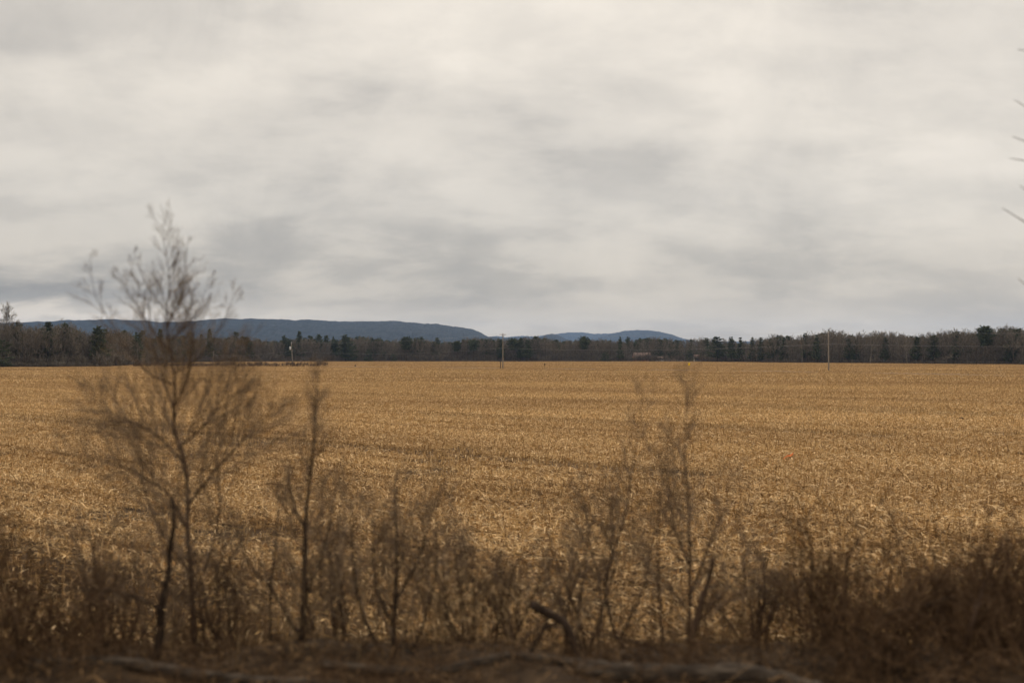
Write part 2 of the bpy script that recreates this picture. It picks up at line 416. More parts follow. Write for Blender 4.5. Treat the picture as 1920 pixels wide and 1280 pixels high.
def ridge(name, prof, D, depth, label, rough=3.0, seed=3):
    px = np.array([p[0] for p in prof], float); py = np.array([p[1] for p in prof], float)
    u = np.linspace(px[0], px[-1], int((px[-1] - px[0]) / 1.2)); top = np.interp(u, px, py)
    H = (YH - top) / F * D + ZC
    xx = (u - CX) / F * D
    tree = rough * vnoise(xx / 30.0, seed, 4) * 0.35 + rough * 0.6 * rng.random(len(xx))
    s = np.concatenate([np.linspace(-1, -0.05, 40), np.linspace(0, 1, 12)])
    X = np.repeat(xx[:, None], len(s), 1); Yy = D + s[None] * depth + 0 * X
    fall = np.where(s < 0, np.cos(s * np.pi / 2) ** 0.9, np.cos(np.clip(s, 0, 1) * np.pi / 2))
    gully = 1 + 0.05 * vnoise(xx / 260.0, seed + 5, 3)[:, None] * np.sin(np.clip(-s, 0, 1) * np.pi)[None]
    Z = H[:, None] * fall[None] * gully
    lim = ZC + (H[:, None] - ZC) * (Yy / D) * np.where(s < 0, 0.55 + 0.45 * (1 + s), 1)[None]
    Z = np.minimum(Z, lim) + tree[:, None] * (np.abs(fall)[None] ** 0.5)
    Z += rng.normal(0, rough * 0.3, Z.shape) * (s[None] < 0) * (s[None] > -0.97)
    Z[:, 0] = -3; Z[:, -1] = -3
    # perspective: the crest line must keep its place when nearer slopes widen
    o = grid_mesh(name, X, Yy, Z, M_HILL, smooth=False)
    return tag(o, label, kind='structure')

near_prof = [(-700, 640), (-400, 622), (-200, 608), (0, 606), (60, 604), (120, 602), (170, 600), (230, 599), (270, 602), (300, 604), (350, 603), (390, 600), (420, 598),
             (480, 598), (540, 599), (600, 601), (650, 603), (740, 602), (765, 605), (820, 607), (860, 613), (885, 617), (900, 623), (915, 630), (935, 633), (960, 638), (1000, 652)]
ridge('hill_ridge', near_prof, 4200, 1100, 'long dark blue wooded ridge on the left', 3.2)
ridge('pale_hills', [(860, 642), (900, 633), (930, 630), (950, 632), (975, 630), (1000, 631), (1030, 628), (1060, 624), (1090, 623), (1112, 626), (1145, 625), (1180, 630), (1230, 640), (1290, 650)],
      9000, 1000, 'palest low hills farthest away in the middle', 3.5, 9)
ridge('far_hills', [(1060, 652), (1100, 641), (1130, 631), (1150, 625), (1165, 621), (1195, 619), (1215, 619), (1235, 621), (1260, 627), (1280, 635), (1310, 641), (1400, 640), (1500, 637), (1545, 632),
                    (1590, 633), (1640, 638), (1800, 640), (2300, 640), (2700, 650)], 7000, 900, 'pale blue rounded hill beyond the middle of the wood', 3.5, 10)
ridge('small_hill', [(940, 652), (985, 643), (1008, 634), (1022, 628), (1035, 625), (1046, 628), (1062, 636), (1085, 645), (1120, 655)], 5000, 400, 'small dark blue hill in front of the far hills', 3.0, 12)

# ------------------------------------------------------------------ trees
def grow(r, p, d, L, rad, depth, out, up=0.25, spread=0.75, split=(3, 5), seg=4, wob=0.13, taper=0.55, ratio=0.62):
    p = np.array(p, float); d = np.array(d, float); d /= np.linalg.norm(d)
    step = L / seg; pts = [p.copy()]; dirs = [d.copy()]
    for k in range(seg):
        d = d + r.normal(0, wob, 3); d[2] += up * 0.12; d /= np.linalg.norm(d)
        p = p + d * step; pts.append(p.copy()); dirs.append(d.copy())
    rr = np.linspace(rad, rad * taper, seg + 1)
    out.append((np.array(pts), rr, depth))
    if depth == 0: return
    n = r.integers(split[0], split[1] + 1)
    for i in range(n):
        t = 0.25 + 0.75 * (i + r.random() * 0.8) / n; t = min(t, 0.999)
        k = int(t * seg); fr = t * seg - k
        q = pts[k] * (1 - fr) + pts[min(k + 1, seg)] * fr; dd = dirs[min(k + 1, seg)]
        ax = r.normal(size=3); ax -= ax.dot(dd) * dd; ax /= np.linalg.norm(ax) + 1e-9
        nd = dd * math.cos(spread) + ax * math.sin(spread * (0.7 + 0.5 * r.random())); nd[2] += up * 0.4
        grow(r, q, nd, L * ratio * (0.75 + 0.5 * r.random()) * (1.1 - 0.35 * t), rr[min(k, seg)] * 0.62, depth - 1, out, up, spread, split, max(2, seg - 1), wob, taper, ratio)

def put_branches(b, out, sides=3, tone=None, rmin=0.0):
    P0, P1, A, B = [], [], [], []
    for pts, rr, dep in out:
        rr = np.maximum(rr, rmin)
        P0.append(pts[:-1]); P1.append(pts[1:]); A.append(rr[:-1]); B.append(rr[1:])
    if not P0: return
    A = np.concatenate(A); t = None
    b.prisms(np.concatenate(P0), np.concatenate(P1), A, np.concatenate(B), sides, tone)

def bare_tree_meshes(seed, H, bark=M_BARK, lean=0.03, low=0.4):
    r = np.random.default_rng(seed)
    n = 9; zz = np.linspace(-0.4, H * 0.86, n); pts = np.stack([np.cumsum(r.normal(0, lean * H / n, n)), np.cumsum(r.normal(0, lean * H / n, n)), zz], 1)
    pts[:, :2] -= pts[0, :2]
    R0 = 0.012 * H; rad = np.linspace(R0, R0 * 0.22, n)
    tb = MB(); tb.tube(pts, rad, 6, 0.5, 0.05)
    out = []
    nb = r.integers(15, 20)
    for i in range(nb):
        t = low + (1 - low) * (i + r.random()) / nb; t = min(t, 0.995)
        z = t * H * 0.86; q = np.array([np.interp(z, zz, pts[:, 0]), np.interp(z, zz, pts[:, 1]), z])
        a = i * 2.4 + r.random(); el = 0.55 + 0.75 * t
        grow(r, q, (math.cos(a) * math.cos(el), math.sin(a) * math.cos(el), math.sin(el)), H * (0.30 - 0.13 * t) * (0.8 + 0.4 * r.random()), R0 * 0.32, 3, out, 0.3, 0.6, (3, 4), 3, 0.12)
    cb = MB(); put_branches(cb, out, 3, rmin=0.017)
    return tb.mesh('trunk', bark), cb.mesh('crown', M_TWIG)

def pine_meshes(seed, H, kind):
    """kind 0 broad white pine, 1 spire, 2 high crown on a bare trunk, 3 low bushy cedar"""
    r = np.random.default_rng(seed)
    tb = MB(); n = 7
    zz = np.linspace(-0.4, H * 0.97, n); tr = np.stack([r.normal(0, 0.07, n), r.normal(0, 0.07, n), zz], 1)
    tb.tube(tr, np.linspace(0.013 * H, 0.02, n), 6, 0.3, 0.04)
    low = {0: 0.16, 1: 0.12, 2: 0.5, 3: 0.02}[kind]; W = {0: 0.36, 1: 0.22, 2: 0.30, 3: 0.42}[kind] * H
    C, S, T = [], [], []
    tiers = 19 if kind != 3 else 11
    br = []
    for i in range(tiers):
        t = low + (1 - low) * (i + 0.4 * r.random()) / tiers; s = (t - low) / (1 - low)
        prof = {0: (1 - s) ** 0.62 * (0.85 + 0.15 * math.sin(s * 11 + seed)), 1: (1 - s) ** 0.75, 2: math.sin(math.pi * (0.15 + 0.8 * s)) ** 0.7, 3: (1 - s) ** 0.5}[kind]
        m = r.integers(5, 8)
        for j in range(m):
            if r.random() < 0.16: continue
            a = j * 6.283 / m + r.random() + i; L = W * (0.12 + prof) * (0.55 + 0.55 * r.random())
            q0 = np.array([0, 0, t * H]); q1 = q0 + np.array([math.cos(a) * L, math.sin(a) * L, L * (0.28 * r.random() + 0.02 + 0.25 * s)])
            br.append((q0, q1))
            k = int(20 + 12 * L)
            u = 0.2 + 0.8 * r.random(k) ** 0.7
            c = q0 + (q1 - q0) * u[:, None] + r.normal(0, 1, (k, 3)) * np.array([0.13, 0.13, 0.07]) * (0.5 + L * 0.55)
            C.append(c); S.append(r.uniform(0.16, 0.42, k)); T.append(np.clip(r.normal(0.5 + 0.12 * r.normal(), 0.2, k), 0, 1))
    c = np.concatenate(C); sz = np.concatenate(S); t = np.concatenate(T); n = len(c)
    az = r.random(n) * 6.283; el = r.normal(0.35, 0.5, n)
    d = np.stack([np.cos(az) * np.cos(el), np.sin(az) * np.cos(el), np.sin(el)], 1)
    sd = np.stack([-np.sin(az), np.cos(az), r.normal(0, 0.5, n)], 1); sd /= np.linalg.norm(sd, axis=1)[:, None]
    b = MB(); b.blades(c, d, sd, sz * 1.6, sz * 0.9, 0.06 * np.ones(n), t)
    q0 = np.array([x[0] for x in br]); q1 = np.array([x[1] for x in br])
    b.prisms(q0, q1, 0.05, 0.02, 3, 0.2)
    return tb.mesh('trunk', M_BARK), b.mesh('crown', M_PINE)

def edge_at(px): return float(np.interp(px, [e[0] for e in EDGE], [e[1] for e in EDGE]))

def place_tree(name, meshes, px, D, H, Hbase, label, cat, group, r, wide=1.0):
    root = empty(name, ((px - CX) / F * D, D, 0), label, cat, group, rz=r.random() * 6.28)
    s = H / Hbase; root.scale = (s * wide, s * wide, s)
    for nm, me in zip(('trunk', 'crown'), meshes):
        c = bpy.data.objects.new(nm, me); col.objects.link(c); c.parent = root
    return root

bare_lib = [bare_tree_meshes(200 + k, 13.0, low=0.22 + 0.05 * (k % 4)) for k in range(9)]
pale_lib = [bare_tree_meshes(260 + k, 13.0, M_PALEBARK, 0.07, 0.5) for k in range(3)]
pine_lib = {k: [pine_meshes(300 + 10 * k + j, 14.0, k) for j in range(3)] for k in range(4)}

tr = np.random.default_rng(55)
# named evergreens: photo column, row of the top, kind, description, extra width, set-back
PINES = [
 (4, 637, 3, 'dark low evergreen at the far left behind the pale tall tree', 1.0, -6),
 (33, 605, 0, 'evergreen with a blunt green top, first to the right of the tall pale tree', .8, 6),
 (90, 604, 0, 'dark green pointed pine rising over the far left wood', 1.1, 6),
 (122, 606, 0, 'smaller pine just right of the dark pointed pine over the far left wood', .8, 8),
 (185, 612, 0, 'double-topped evergreen left of the tall roadside sapling', 1.0, 4),
 (198, 616, 1, 'narrow right-hand top of the double-topped evergreen', 1.0, 4),
 (233, 619, 0, 'rounded evergreen seen behind the left twigs of the tall sapling', .8, 5),
 (268, 619, 1, 'slim evergreen against the ridge just left of the sapling stem', 1.2, 5),
 (300, 617, 0, 'evergreen top directly behind the stem of the tall sapling', .8, 5),
 (355, 623, 0, 'dark rounded evergreen right of the tall sapling stem', .9, 4),
 (377, 626, 1, 'small evergreen tip left of the leaning green pine', 1.0, 4),
 (393, 617, 0, 'tallest green pine between the tall sapling and the transformer pole', .8, -3),
 (443, 622, 0, 'faded evergreen half hidden in bare tops left of the transformer pole', 1.1, 8),
 (533, 629, 0, 'bushy pine just left of the top of the transformer pole', .9, 6),
 (561, 621, 0, 'pointed pine just right of the transformer pole', 1.0, 6),
 (582, 629, 0, 'left pine of the level green clump below the ridge', 1.1, 20),
 (598, 627, 0, 'middle pine of the level green clump below the ridge', 1.2, 22),
 (612, 629, 0, 'right pine of the level green clump below the ridge', 1.1, 20),
 (625, 631, 1, 'slim dark spire beside the broad green pine', 1.0, 10),
 (648, 628, 0, 'broadest green pine, full to the ground, left of centre', 1.5, -4),
 (660, 640, 3, 'dense dark evergreen at the foot of the broadest pine', .9, -8),
 (691, 654, 3, 'low round dark evergreen at the field edge right of the broadest pine', 1.0, -8),
 (738, 662, 3, 'tiny evergreen bush at the field edge, centre left', 1.2, -8),
 (705, 636, 0, 'evergreen just behind and above the low round dark evergreen', 1.0, 14),
 (762, 633, 2, 'pine with a high crown on a bare dark trunk below the ridge', 1.1, -4),
 (790, 632, 0, 'evergreen top on the skyline right of the high-crowned pine', 1.1, 18),
 (820, 633, 0, 'evergreen top midway between the high-crowned pine and the crossarm pole', 1.1, 18),
 (857, 641, 2, 'thin-crowned evergreen standing low left of the crossarm pole', .9, 0),
 (888, 638, 2, 'high-crowned pine with a dark trunk, second left of the crossarm pole', 1.1, -3),
 (913, 636, 0, 'olive pine close to the left of the crossarm pole', 1.0, 8),
 (938, 636, 0, 'dark pine directly behind the crossarm pole', .9, 0),
 (962, 635, 2, 'first pine to the right of the crossarm pole', 1.1, -3),
 (976, 634, 0, 'tallest pine of the clump right of the crossarm pole', .9, -2),
 (990, 637, 0, 'right-hand olive pine of the clump beside the crossarm pole', 1.0, -4),
 (1095, 632, 2, 'ragged single pine above the wood under the far hills', 1.0, -3),
 (1135, 659, 3, 'dark squat evergreen at the field edge left of the red building', 1.4, -9),
 (1163, 631, 1, 'narrow spire evergreen under the left slope of the highest far hill', 1.0, -2),
 (1177, 632, 0, 'broad green top just right of the narrow spire', 1.0, 44),
 (1200, 634, 0, 'evergreen top over the red building', 1.0, 40),
 (1238, 636, 0, 'evergreen top below the right slope of the highest far hill', 1.1, 46),
 (1258, 638, 1, 'small pointed evergreen where the far hills end', 1.2, 44),
 (1293, 652, 3, 'short dark conifer standing alone before the white house', .7, -9),
 (1345, 631, 0, 'massive dark evergreen, full to the ground, at the bend of the wood', 1.9, -8),
 (1371, 632, 0, 'second evergreen of the row right of the massive one', .9, -3),
 (1388, 632, 1, 'pointed third evergreen of the row right of the massive one', 1.2, -2),
 (1411, 632, 1, 'fourth evergreen tip of the row right of the massive one', 1.1, 3),
 (1427, 632, 1, 'fifth evergreen tip of the row right of the massive one', 1.1, 3),
 (1446, 635, 0, 'evergreen top midway along the skyline left of the slim dark conifers', .8, 5),
 (1470, 632, 1, 'pointed evergreen left of the slim dark conifers', 1.1, 4),
 (1510, 625, 0, 'rounded tall evergreen left of the dark columnar one', .8, 3),
 (1531, 627, 1, 'dark columnar evergreen just left of the plain pole', 1.0, -5),
 (1592, 634, 0, 'evergreen between the bare tops right of the plain pole', .9, 3),
 (1606, 634, 1, 'slim evergreen among bare tops right of the plain pole', 1.1, 3),
 (1660, 632, 1, 'evergreen point above the pale leaning trunk', 1.1, 3),
 (1720, 631, 0, 'evergreen top in the middle of the right-hand wood', .9, 3),
 (1752, 629, 0, 'bluish evergreen top right of the middle of the right-hand wood', .9, 5),
 (1794, 628, 1, 'evergreen tip amid bare crowns left of the tall lone pine', 1.1, 5),
 (1847, 614, 2, 'tall lone pine standing above the right-hand wood', 1.0, -4),
 (1893, 633, 1, 'low evergreen point at the right end of the wood', 1.2, 3),
]
for i, (px, ty, kd, lab, wd, back) in enumerate(PINES):
    D = edge_at(px) + back + 2; H = (YH - ty) / F * D + ZC
    place_tree('evergreen_tree', pine_lib[kd][i % 3], px, D, H, 14.0, lab, 'evergreen tree', 'evergreens in the far wood', tr, wd * 14.0 / H * (0.9 if H > 14 else 0.85) if kd != 3 else wd)

# pale-trunked trees that stand out
for px, ty, D, lab in ((10, 577, 366, 'tall slender bare tree with a pale trunk at the far left, above all others'),
                       (55, 622, 369, 'bare tree with a thin pale trunk behind the far left field edge'),
                       (258, 643, 400, 'straight thin white birch trunk left of the tall sapling'),
                       (278, 645, 410, 'slanting thin white birch trunk close by the tall sapling'),
                       (1504, 634, 538, 'faint pale trunk left of the dark columnar evergreen'),
                       (1632, 632, 515, 'pale leaning trunk at the field edge right of the plain pole'),
                       (1701, 633, 498, 'light grey straight trunk in the middle of the right-hand wood')):
    H = (YH - ty) / F * D + ZC
    place_tree('pale_birch_tree', pale_lib[int(px) % 3], px, D, H, 13.0, lab, 'birch tree', 'pale trunks at the wood edge', tr, 0.8)

# bare trees along the edge of the wood
STRETCH = [(-60, 250, 30, 'bare brown tree in the front row of the left wood', 'bare trees of the left wood'),
           (262, 620, 38, 'bare grey-brown tree behind the long low hedgerow', 'bare trees behind the hedgerow'),
           (640, 1160, 64, 'bare brown tree along the far middle edge of the field', 'bare trees of the middle wood'),
           (1170, 1325, 22, 'thin bare tree in front of the half-hidden buildings', 'bare trees before the buildings'),
           (1360, 1990, 76, 'bare dark brown tree in the front row of the right wood', 'bare trees of the right wood')]
for x0, x1, n, lab, grp in STRETCH:
    for i in range(n):
        px = x0 + (x1 - x0) * (i + tr.random()) / n; D = edge_at(px) + 2 + 7 * tr.random()
        H = 11.8 + 2.8 * tr.random() + 0.8 * math.sin(px * 0.021) + 0.9 * math.sin(px * 0.057 + 1) + (1.7 if px > 1440 else 1.2 * (380 < px < 1320))
        place_tree('bare_tree', bare_lib[tr.integers(0, 9)], px, D, H, 13.0, lab, 'bare tree', grp, tr)

# the wood behind: countless trunks, one mass
src = []
for k, (t, c) in enumerate(bare_lib + [pine_lib[0][0], pine_lib[0][1]]):
    b = bpy.data.objects.new('wood_tree_%02d' % k, None)
    # one mesh per kind: trunk and crown joined
    bm_ = MB()
    for me in (t, c):
        n = len(me.vertices); v = np.empty(n * 3, np.float32); me.vertices.foreach_get('co', v)
        li = np.empty(len(me.loops), np.int32); me.loops.foreach_get('vertex_index', li)
        lt = np.empty(len(me.polygons), np.int32); me.polygons.foreach_get('loop_total', lt)
        tn = np.empty(n, np.float32); me.attributes['tone'].data.foreach_get('value', tn)
        base = bm_.n; bm_.v.append(v.reshape(-1, 3)); bm_.t.append(tn); bm_.n += n
        st = np.concatenate([[0], np.cumsum(lt)[:-1]])
        for q in np.unique(lt):
            rows = st[lt == q][:, None] + np.arange(q)[None]
            bm_.f.append(li[rows] + base)
    src.append(bm_.build('wood_tree_%02d' % k, M_TWIG if k < 9 else M_PINE, linkit=False))
wood_c = source_collection('wood_sources', src)

# low understorey bush meshes
def bush_mesh(seed, H, W, n, rmin, mat, ex=0.62):
    r = np.random.default_rng(seed); b = MB(); out = []
    for i in range(n):
        a = r.random() * 6.283; q = np.array([r.normal(0, W * 0.28), r.normal(0, W * 0.28), -0.05])
        el = 0.75 + 0.75 * r.random()
        grow(r, q, (math.cos(a) * math.cos(el), math.sin(a) * math.cos(el), math.sin(el)), H * (0.5 + 0.4 * r.random()), rmin * 2.4, 2, out, 0.25, 0.55, (3, 5), 3, 0.14, ratio=ex)
    put_branches(b, out, 3, rmin=rmin)
    return b.build('understorey_bush', mat, linkit=False)
ub = [bush_mesh(400 + k, 3.2, 2.6, 26, 0.022, M_TWIG) for k in range(4)]
for k, q in enumerate(ub): q.name = 'understorey_bush_%02d' % k
bush_c = source_collection('bush_sources', ub)

def in_gap(px): return 1175 < px < 1322
pts, sc, idx, rz = [], [], [], []
for row in range(11):
    px = -260.0
    while px < 2200:
        D = edge_at(px) + 8 + row * 6.5 + 5 * tr.random()
        px += (3.1 + 2.2 * tr.random()) * F / D
        if in_gap(px) and row < 7: continue
        s = (11.4 + 2.9 * tr.random() + 0.8 * math.sin(px * 0.021) + 0.9 * math.sin(px * 0.057 + 1) + (1.7 if px > 1440 else 1.2 * (380 < px < 1320))) / 13.0
        pts.append(((px - CX) / F * D, D, 0)); sc.append((s, s, s)); rz.append((0, 0, tr.random() * 6.28))
        idx.append(tr.integers(9, 11) if tr.random() < ((0.34 if row > 4 else 0.12) if 540 < px < 1330 else 0.07) else tr.integers(0, 9))
o = scatter('woodland', pts, rz, sc, idx, wood_c); tag(o, 'dense brown leafless wood closing off the far side of the field', 'woodland')
print('wood trees', len(pts))
pts, sc, idx, rz = [], [], [], []
for row in range(7):
    px = -260.0
    while px < 2200:
        D = edge_at(px) - 1.0 + row * 5 + 3 * tr.random()
        px += (1.5 + 1.2 * tr.random()) * F / D
        if in_gap(px) and row < 7 and not (row == 1 and tr.random() < 0.6): continue
        s = (0.35 + 0.3 * tr.random()) if row == 0 else 0.8 + 0.8 * tr.random() + 0.12 * row
        pts.append(((px - CX) / F * D, D, 0)); sc.append((s, s, s)); rz.append((0, 0, tr.random() * 6.28)); idx.append(tr.integers(0, 4))
o = scatter('undergrowth', pts, rz, sc, idx, bush_c); tag(o, 'dark brushy undergrowth along the foot of the wood', 'undergrowth')

# hedgerow in front of the left wood
hb = MB(); r = np.random.default_rng(61); out = []
hx0, hx1 = (255 - CX) / F * 366, (615 - CX) / F * 372
for i in range(640):
    t = r.random(); x = hx0 + (hx1 - hx0) * t; yv = 364 + 6 * t + r.normal(0, 0.9)
    h = 0.8 + 0.7 * r.random() + 0.9 * abs(math.sin(t * 17)) * abs(math.sin(t * 41)) + 0.5 * (t > 0.955)
    grow(r, (x, yv, -0.05), (r.normal(0, .4), r.normal(0, .4), 1), h * .75, 0.03, 2, out, 0.2, 0.6, (3, 5), 3, 0.15)
put_branches(hb, out, 3, rmin=0.022)
o = hb.build('hedgerow', M_SHRUBTWIG)
tag(o, 'long low dark brush hedgerow crossing the field in front of the left wood', 'hedgerow')
for px, h, lab in ((599, 3.4, 'small bare bush standing up out of the hedgerow near its right end'),):
    out = []; b = MB()
    for i in range(7): grow(r, ((px - CX) / F * 371 + r.normal(0, .2), 370.5, -0.05), (r.normal(0, .3), r.normal(0, .3), 1), h * .6, 0.04, 3, out, 0.3, 0.5, (3, 4), 3, 0.14)
    put_branches(b, out, 3, rmin=0.02); tag(b.build('field_bush', M_TWIG), lab, 'bush')

# ------------------------------------------------------------------ utility poles and wires
POLES = {}
def pole(px, D, H, lean, label, arm=False, can=False, top=True, zc_frac=0.66, rad=0.19):
    x = (px - CX) / F * D
    root = empty('utility_pole', (x, D, 0), label, 'utility pole', 'poles of the power line across the field')
    b = MB(); n = 8; t = np.linspace(0, 1, n)
    b.tube(np.stack([lean * H * t, 0 * t, -0.5 + (H + 0.5) * t], 1), np.linspace(rad, rad * 0.68, n), 10, 0.5)
    b.build('pole_shaft', M_POLE, root, smooth=True)
    tx = lean * H
    if arm:
        a = MB(); d = np.array([0.86, 0.5]); hw = 1.15
        for (u, w, z0, z1) in ((-hw, hw, H - 0.42, H - 0.28),):
            c0 = np.array([tx, -0.16])
            p0 = np.array([*(c0 - d * hw), (z0 + z1) / 2]); p1 = np.array([*(c0 + d * hw), (z0 + z1) / 2])
            a.prisms([p0], [p1], 0.085, 0.085, 4, 0.4)
        a.build('crossarm', M_POLE, root)
        for s in (-1, -0.35, 1):
            q = MB(); p = np.array([tx, -0.16]) + d * hw * 0.92 * s
            q.tube([(p[0], p[1], H - 0.27), (p[0], p[1], H - 0.16), (p[0], p[1], H - 0.12), (p[0], p[1], H - 0.06)], [0.03, 0.07, 0.05, 0.03], 8)
            q.build('insulator', M_STEEL, root, smooth=True)
        q = MB(); p = np.array([tx, -0.16])
        for s in (-1, 1): q.prisms([(p[0] + d[0] * 0.75 * s, p[1] + d[1] * 0.75 * s, H - 0.36)], [(p[0], p[1], H - 1.0)], 0.02, 0.02, 4)
        q.build('brace', M_DARKPOLE, root)
    else:
        q = MB(); q.tube([(tx, 0, H - 0.02), (tx, 0, H + 0.1), (tx, 0, H + 0.2), (tx, 0, H + 0.3)], [0.03, 0.08, 0.06, 0.03], 8)
        q.build('insulator', M_STEEL, root, smooth=True)
    if can:
        q = MB(); zc = H - 2.0
        q.tube([(tx * .85 - 0.48, -0.1, zc - 0.62), (tx * .85 - 0.48, -0.1, zc - 0.58), (tx * .85 - 0.48, -0.1, zc + 0.55), (tx * .85 - 0.48, -0.1, zc + 0.62)], [0.26, 0.32, 0.32, 0.22], 14)
        c = q.build('transformer', M_STEEL, root, smooth=True)
        q = MB(); q.tube([(tx * .85 - 0.48, -0.1, zc + 0.6), (tx * .85 - 0.48, -0.1, zc + 0.9)], [0.06, 0.03], 8)
        q.build('bushing', M_DARKPOLE, c)
        q = MB()
        for dz in (-0.35, 0.35): q.box(tx * .85 - 0.2, tx * .85, -0.14, -0.06, zc + dz - 0.03, zc + dz + 0.03)
        q.build('bracket', M_DARKPOLE, c)
    return (x + tx, D, H)

T3 = pole(1554, 262, 10.1, -0.012, 'plain wooden utility pole without a crossarm, to the right of centre')
T2 = pole(943, 311, 11.0, 0.0, 'tallest wooden pole with a small crossarm at its top, in the middle of the field', arm=True)
T1 = pole(549, 376, 8.9, -0.06, 'slightly leaning pole carrying a white transformer can, behind the hedgerow', can=True)
T0 = pole(399, 540, 6.0 + 0.0, 0.06, 'short pale leaning pole behind the left part of the hedgerow', rad=0.2)
T00 = (-235.0, 640.0, 9.0)
T4 = (168.0, 214.0, 10.1)
# last pole to the left, half lost before the left wood
root = empty('utility_pole', ((150 - CX) / F * 371, 371, 0), 'thin pole with a bright white cap in front of the left wood', 'utility pole', 'poles of the power line across the field')
b = MB(); b.tube([(0, 0, -0.3), (0, 0, 3.5), (0, 0, 6.9)], [0.10, 0.08, 0.06], 8); b.build('pole_shaft', M_POLE, root, smooth=True)
b = MB(); b.tube([(0, 0, 6.9), (0, 0, 6.95), (0, 0, 7.75), (0, 0, 7.8)], [0.1, 0.24, 0.24, 0.1], 10); b.build('lamp_cap', M_WHITEWALL, root, smooth=True)

def wire(name, A, B, sag, rad, label):
    t = np.linspace(0, 1, 40)[:, None]; p = np.array(A) * (1 - t) + np.array(B) * t
    p[:, 2] -= sag * 4 * t[:, 0] * (1 - t[:, 0])
    b = MB(); b.tube(p, rad, 5, 0.5, cap=False)
    tag(b.build(name, M_WIRE), label, 'wire', 'wires of the power line')
def low(T, z): return (T[0], T[1] - 0.2, z)
wire('power_wire', low(T3, 7.15), low(T2, 6.45), 1.1, 0.013, 'lower wire sagging between the crossarm pole and the plain pole')
wire('power_wire', low(T2, 6.45), low(T1, 5.9), 1.5, 0.013, 'lower wire sagging left from the crossarm pole to the transformer pole')
wire('power_wire', low(T1, 5.9), low(T0, 4.6), 1.0, 0.013, 'lower wire running left from the transformer pole behind the hedgerow')
wire('power_wire', low(T3, 7.15), low(T4, 7.2), 0.9, 0.013, 'lower wire leaving the plain pole towards the right edge')
wire('power_wire', (T3[0], T3[1], T3[2] + .3), (T2[0] + 1.0, T2[1] + .4, T2[2] - .1), 1.0, 0.011, 'thin upper wire between the crossarm pole and the plain pole')
wire('power_wire', (T2[0] - 1.0, T2[1] - .7, T2[2] - .1), (T1[0], T1[1], T1[2] + .3), 1.2, 0.011, 'thin upper wire left from the crossarm to the transformer pole')
wire('power_wire', (T3[0], T3[1], T3[2] + .3), (T4[0], T4[1], T4[2] + .3), 1.0, 0.011, 'thin upper wire leaving the plain pole towards the right edge')

# ------------------------------------------------------------------ posts, markers, flag
b = MB(); b.tube([(0, 0, -0.2), (0.02, 0, 1.2), (0.0, 0, 2.3)], [0.13, 0.12, 0.11], 8, 0.3)
o = b.build('wooden_post', M_DARKPOLE); o.location = ((938.5 - CX) / F * 306, 306, 0); tag(o, 'short dark post standing just left of the foot of the crossarm pole', 'post')

def marker(px, D, H, hw, hh, mat, label, pm=M_DARKPOLE, tilt=0.0):
    root = empty('marker_post', ((px - CX) / F * D, D, 0), label, 'marker', None)
    root.rotation_euler = (0, tilt, 0)
    b = MB(); b.tube([(0, 0, -0.2), (0, 0, H * 0.5), (0, 0, H)], 0.035, 6, 0.4); b.build('post', pm, root)
    b = MB(); z0 = H - hh
    b.add([(-hw, -0.05, z0), (hw, -0.05, z0), (hw, -0.05, H + .04), (-hw, -0.05, H + .04), (-hw, -0.12, z0 + .05), (hw, -0.12, z0 + .05), (hw, -0.12, H), (-hw, -0.12, H)],
          [(0, 1, 2, 3), (7, 6, 5, 4), (0, 4, 5, 1), (1, 5, 6, 2), (2, 6, 7, 3), (3, 7, 4, 0)])
    b.build('marker_head', mat, root)
marker(1292, 268, 2.05, 0.24, 0.62, M_YELLOW, 'thin post with a bright yellow marker plate, far right of centre')
marker(1021.5, 288, 1.75, 0.17, 0.42, M_BLACK, 'thin post with a small black box, right of the crossarm pole')
marker(665.5, 300, 1.25, 0.2, 0.36, M_BLACK, 'thin post with a small black head, right of the hedgerow end', pm=M_STAKE, tilt=0.1)
b = MB(); b.tube([(0, 0, -0.2), (0.01, 0, 0.8), (0, 0, 2.0)], [0.06, 0.06, 0.05], 6, 0.5)
o = b.build('wooden_stake', M_STAKE); o.location = ((1505.5 - CX) / F * 262, 262, 0); tag(o, 'pale weathered stake in the field left of the plain pole', 'stake')

fx, fy = (1488 - CX) / F * 36.5, 36.5
root = empty('survey_flag', (fx, fy, 0), 'thin stake with a bright orange ribbon blowing left, in the stubble at right', 'flag')
b = MB(); b.tube([(0, 0, -0.05), (0.01, 0, 0.25), (0.0, 0, 0.46)], 0.012, 6); b.build('stake', M_STAKE, root)
b = MB(); n = 9; t = np.linspace(0, 1, n)
cx = -0.04 - 0.36 * t; cz = 0.44 - 0.20 * t - 0.03 * np.sin(t * 7); cy = 0.03 * np.sin(t * 9)
w = 0.032 * (1 - 0.7 * t) + 0.006
lo = np.stack([cx + 0.04, cy, cz - w], 1); hi = np.stack([cx + 0.04, cy + 0.01, cz + w], 1)
v = np.concatenate([lo, hi, lo + [0, 0.004, 0], hi + [0, 0.004, 0]])
f = [(i, i + 1, n + i + 1, n + i) for i in range(n - 1)] + [(2 * n + i + 1, 2 * n + i, 3 * n + i, 3 * n + i + 1) for i in range(n - 1)]
b.add(v, f); b.build('ribbon', M_ORANGE, root)

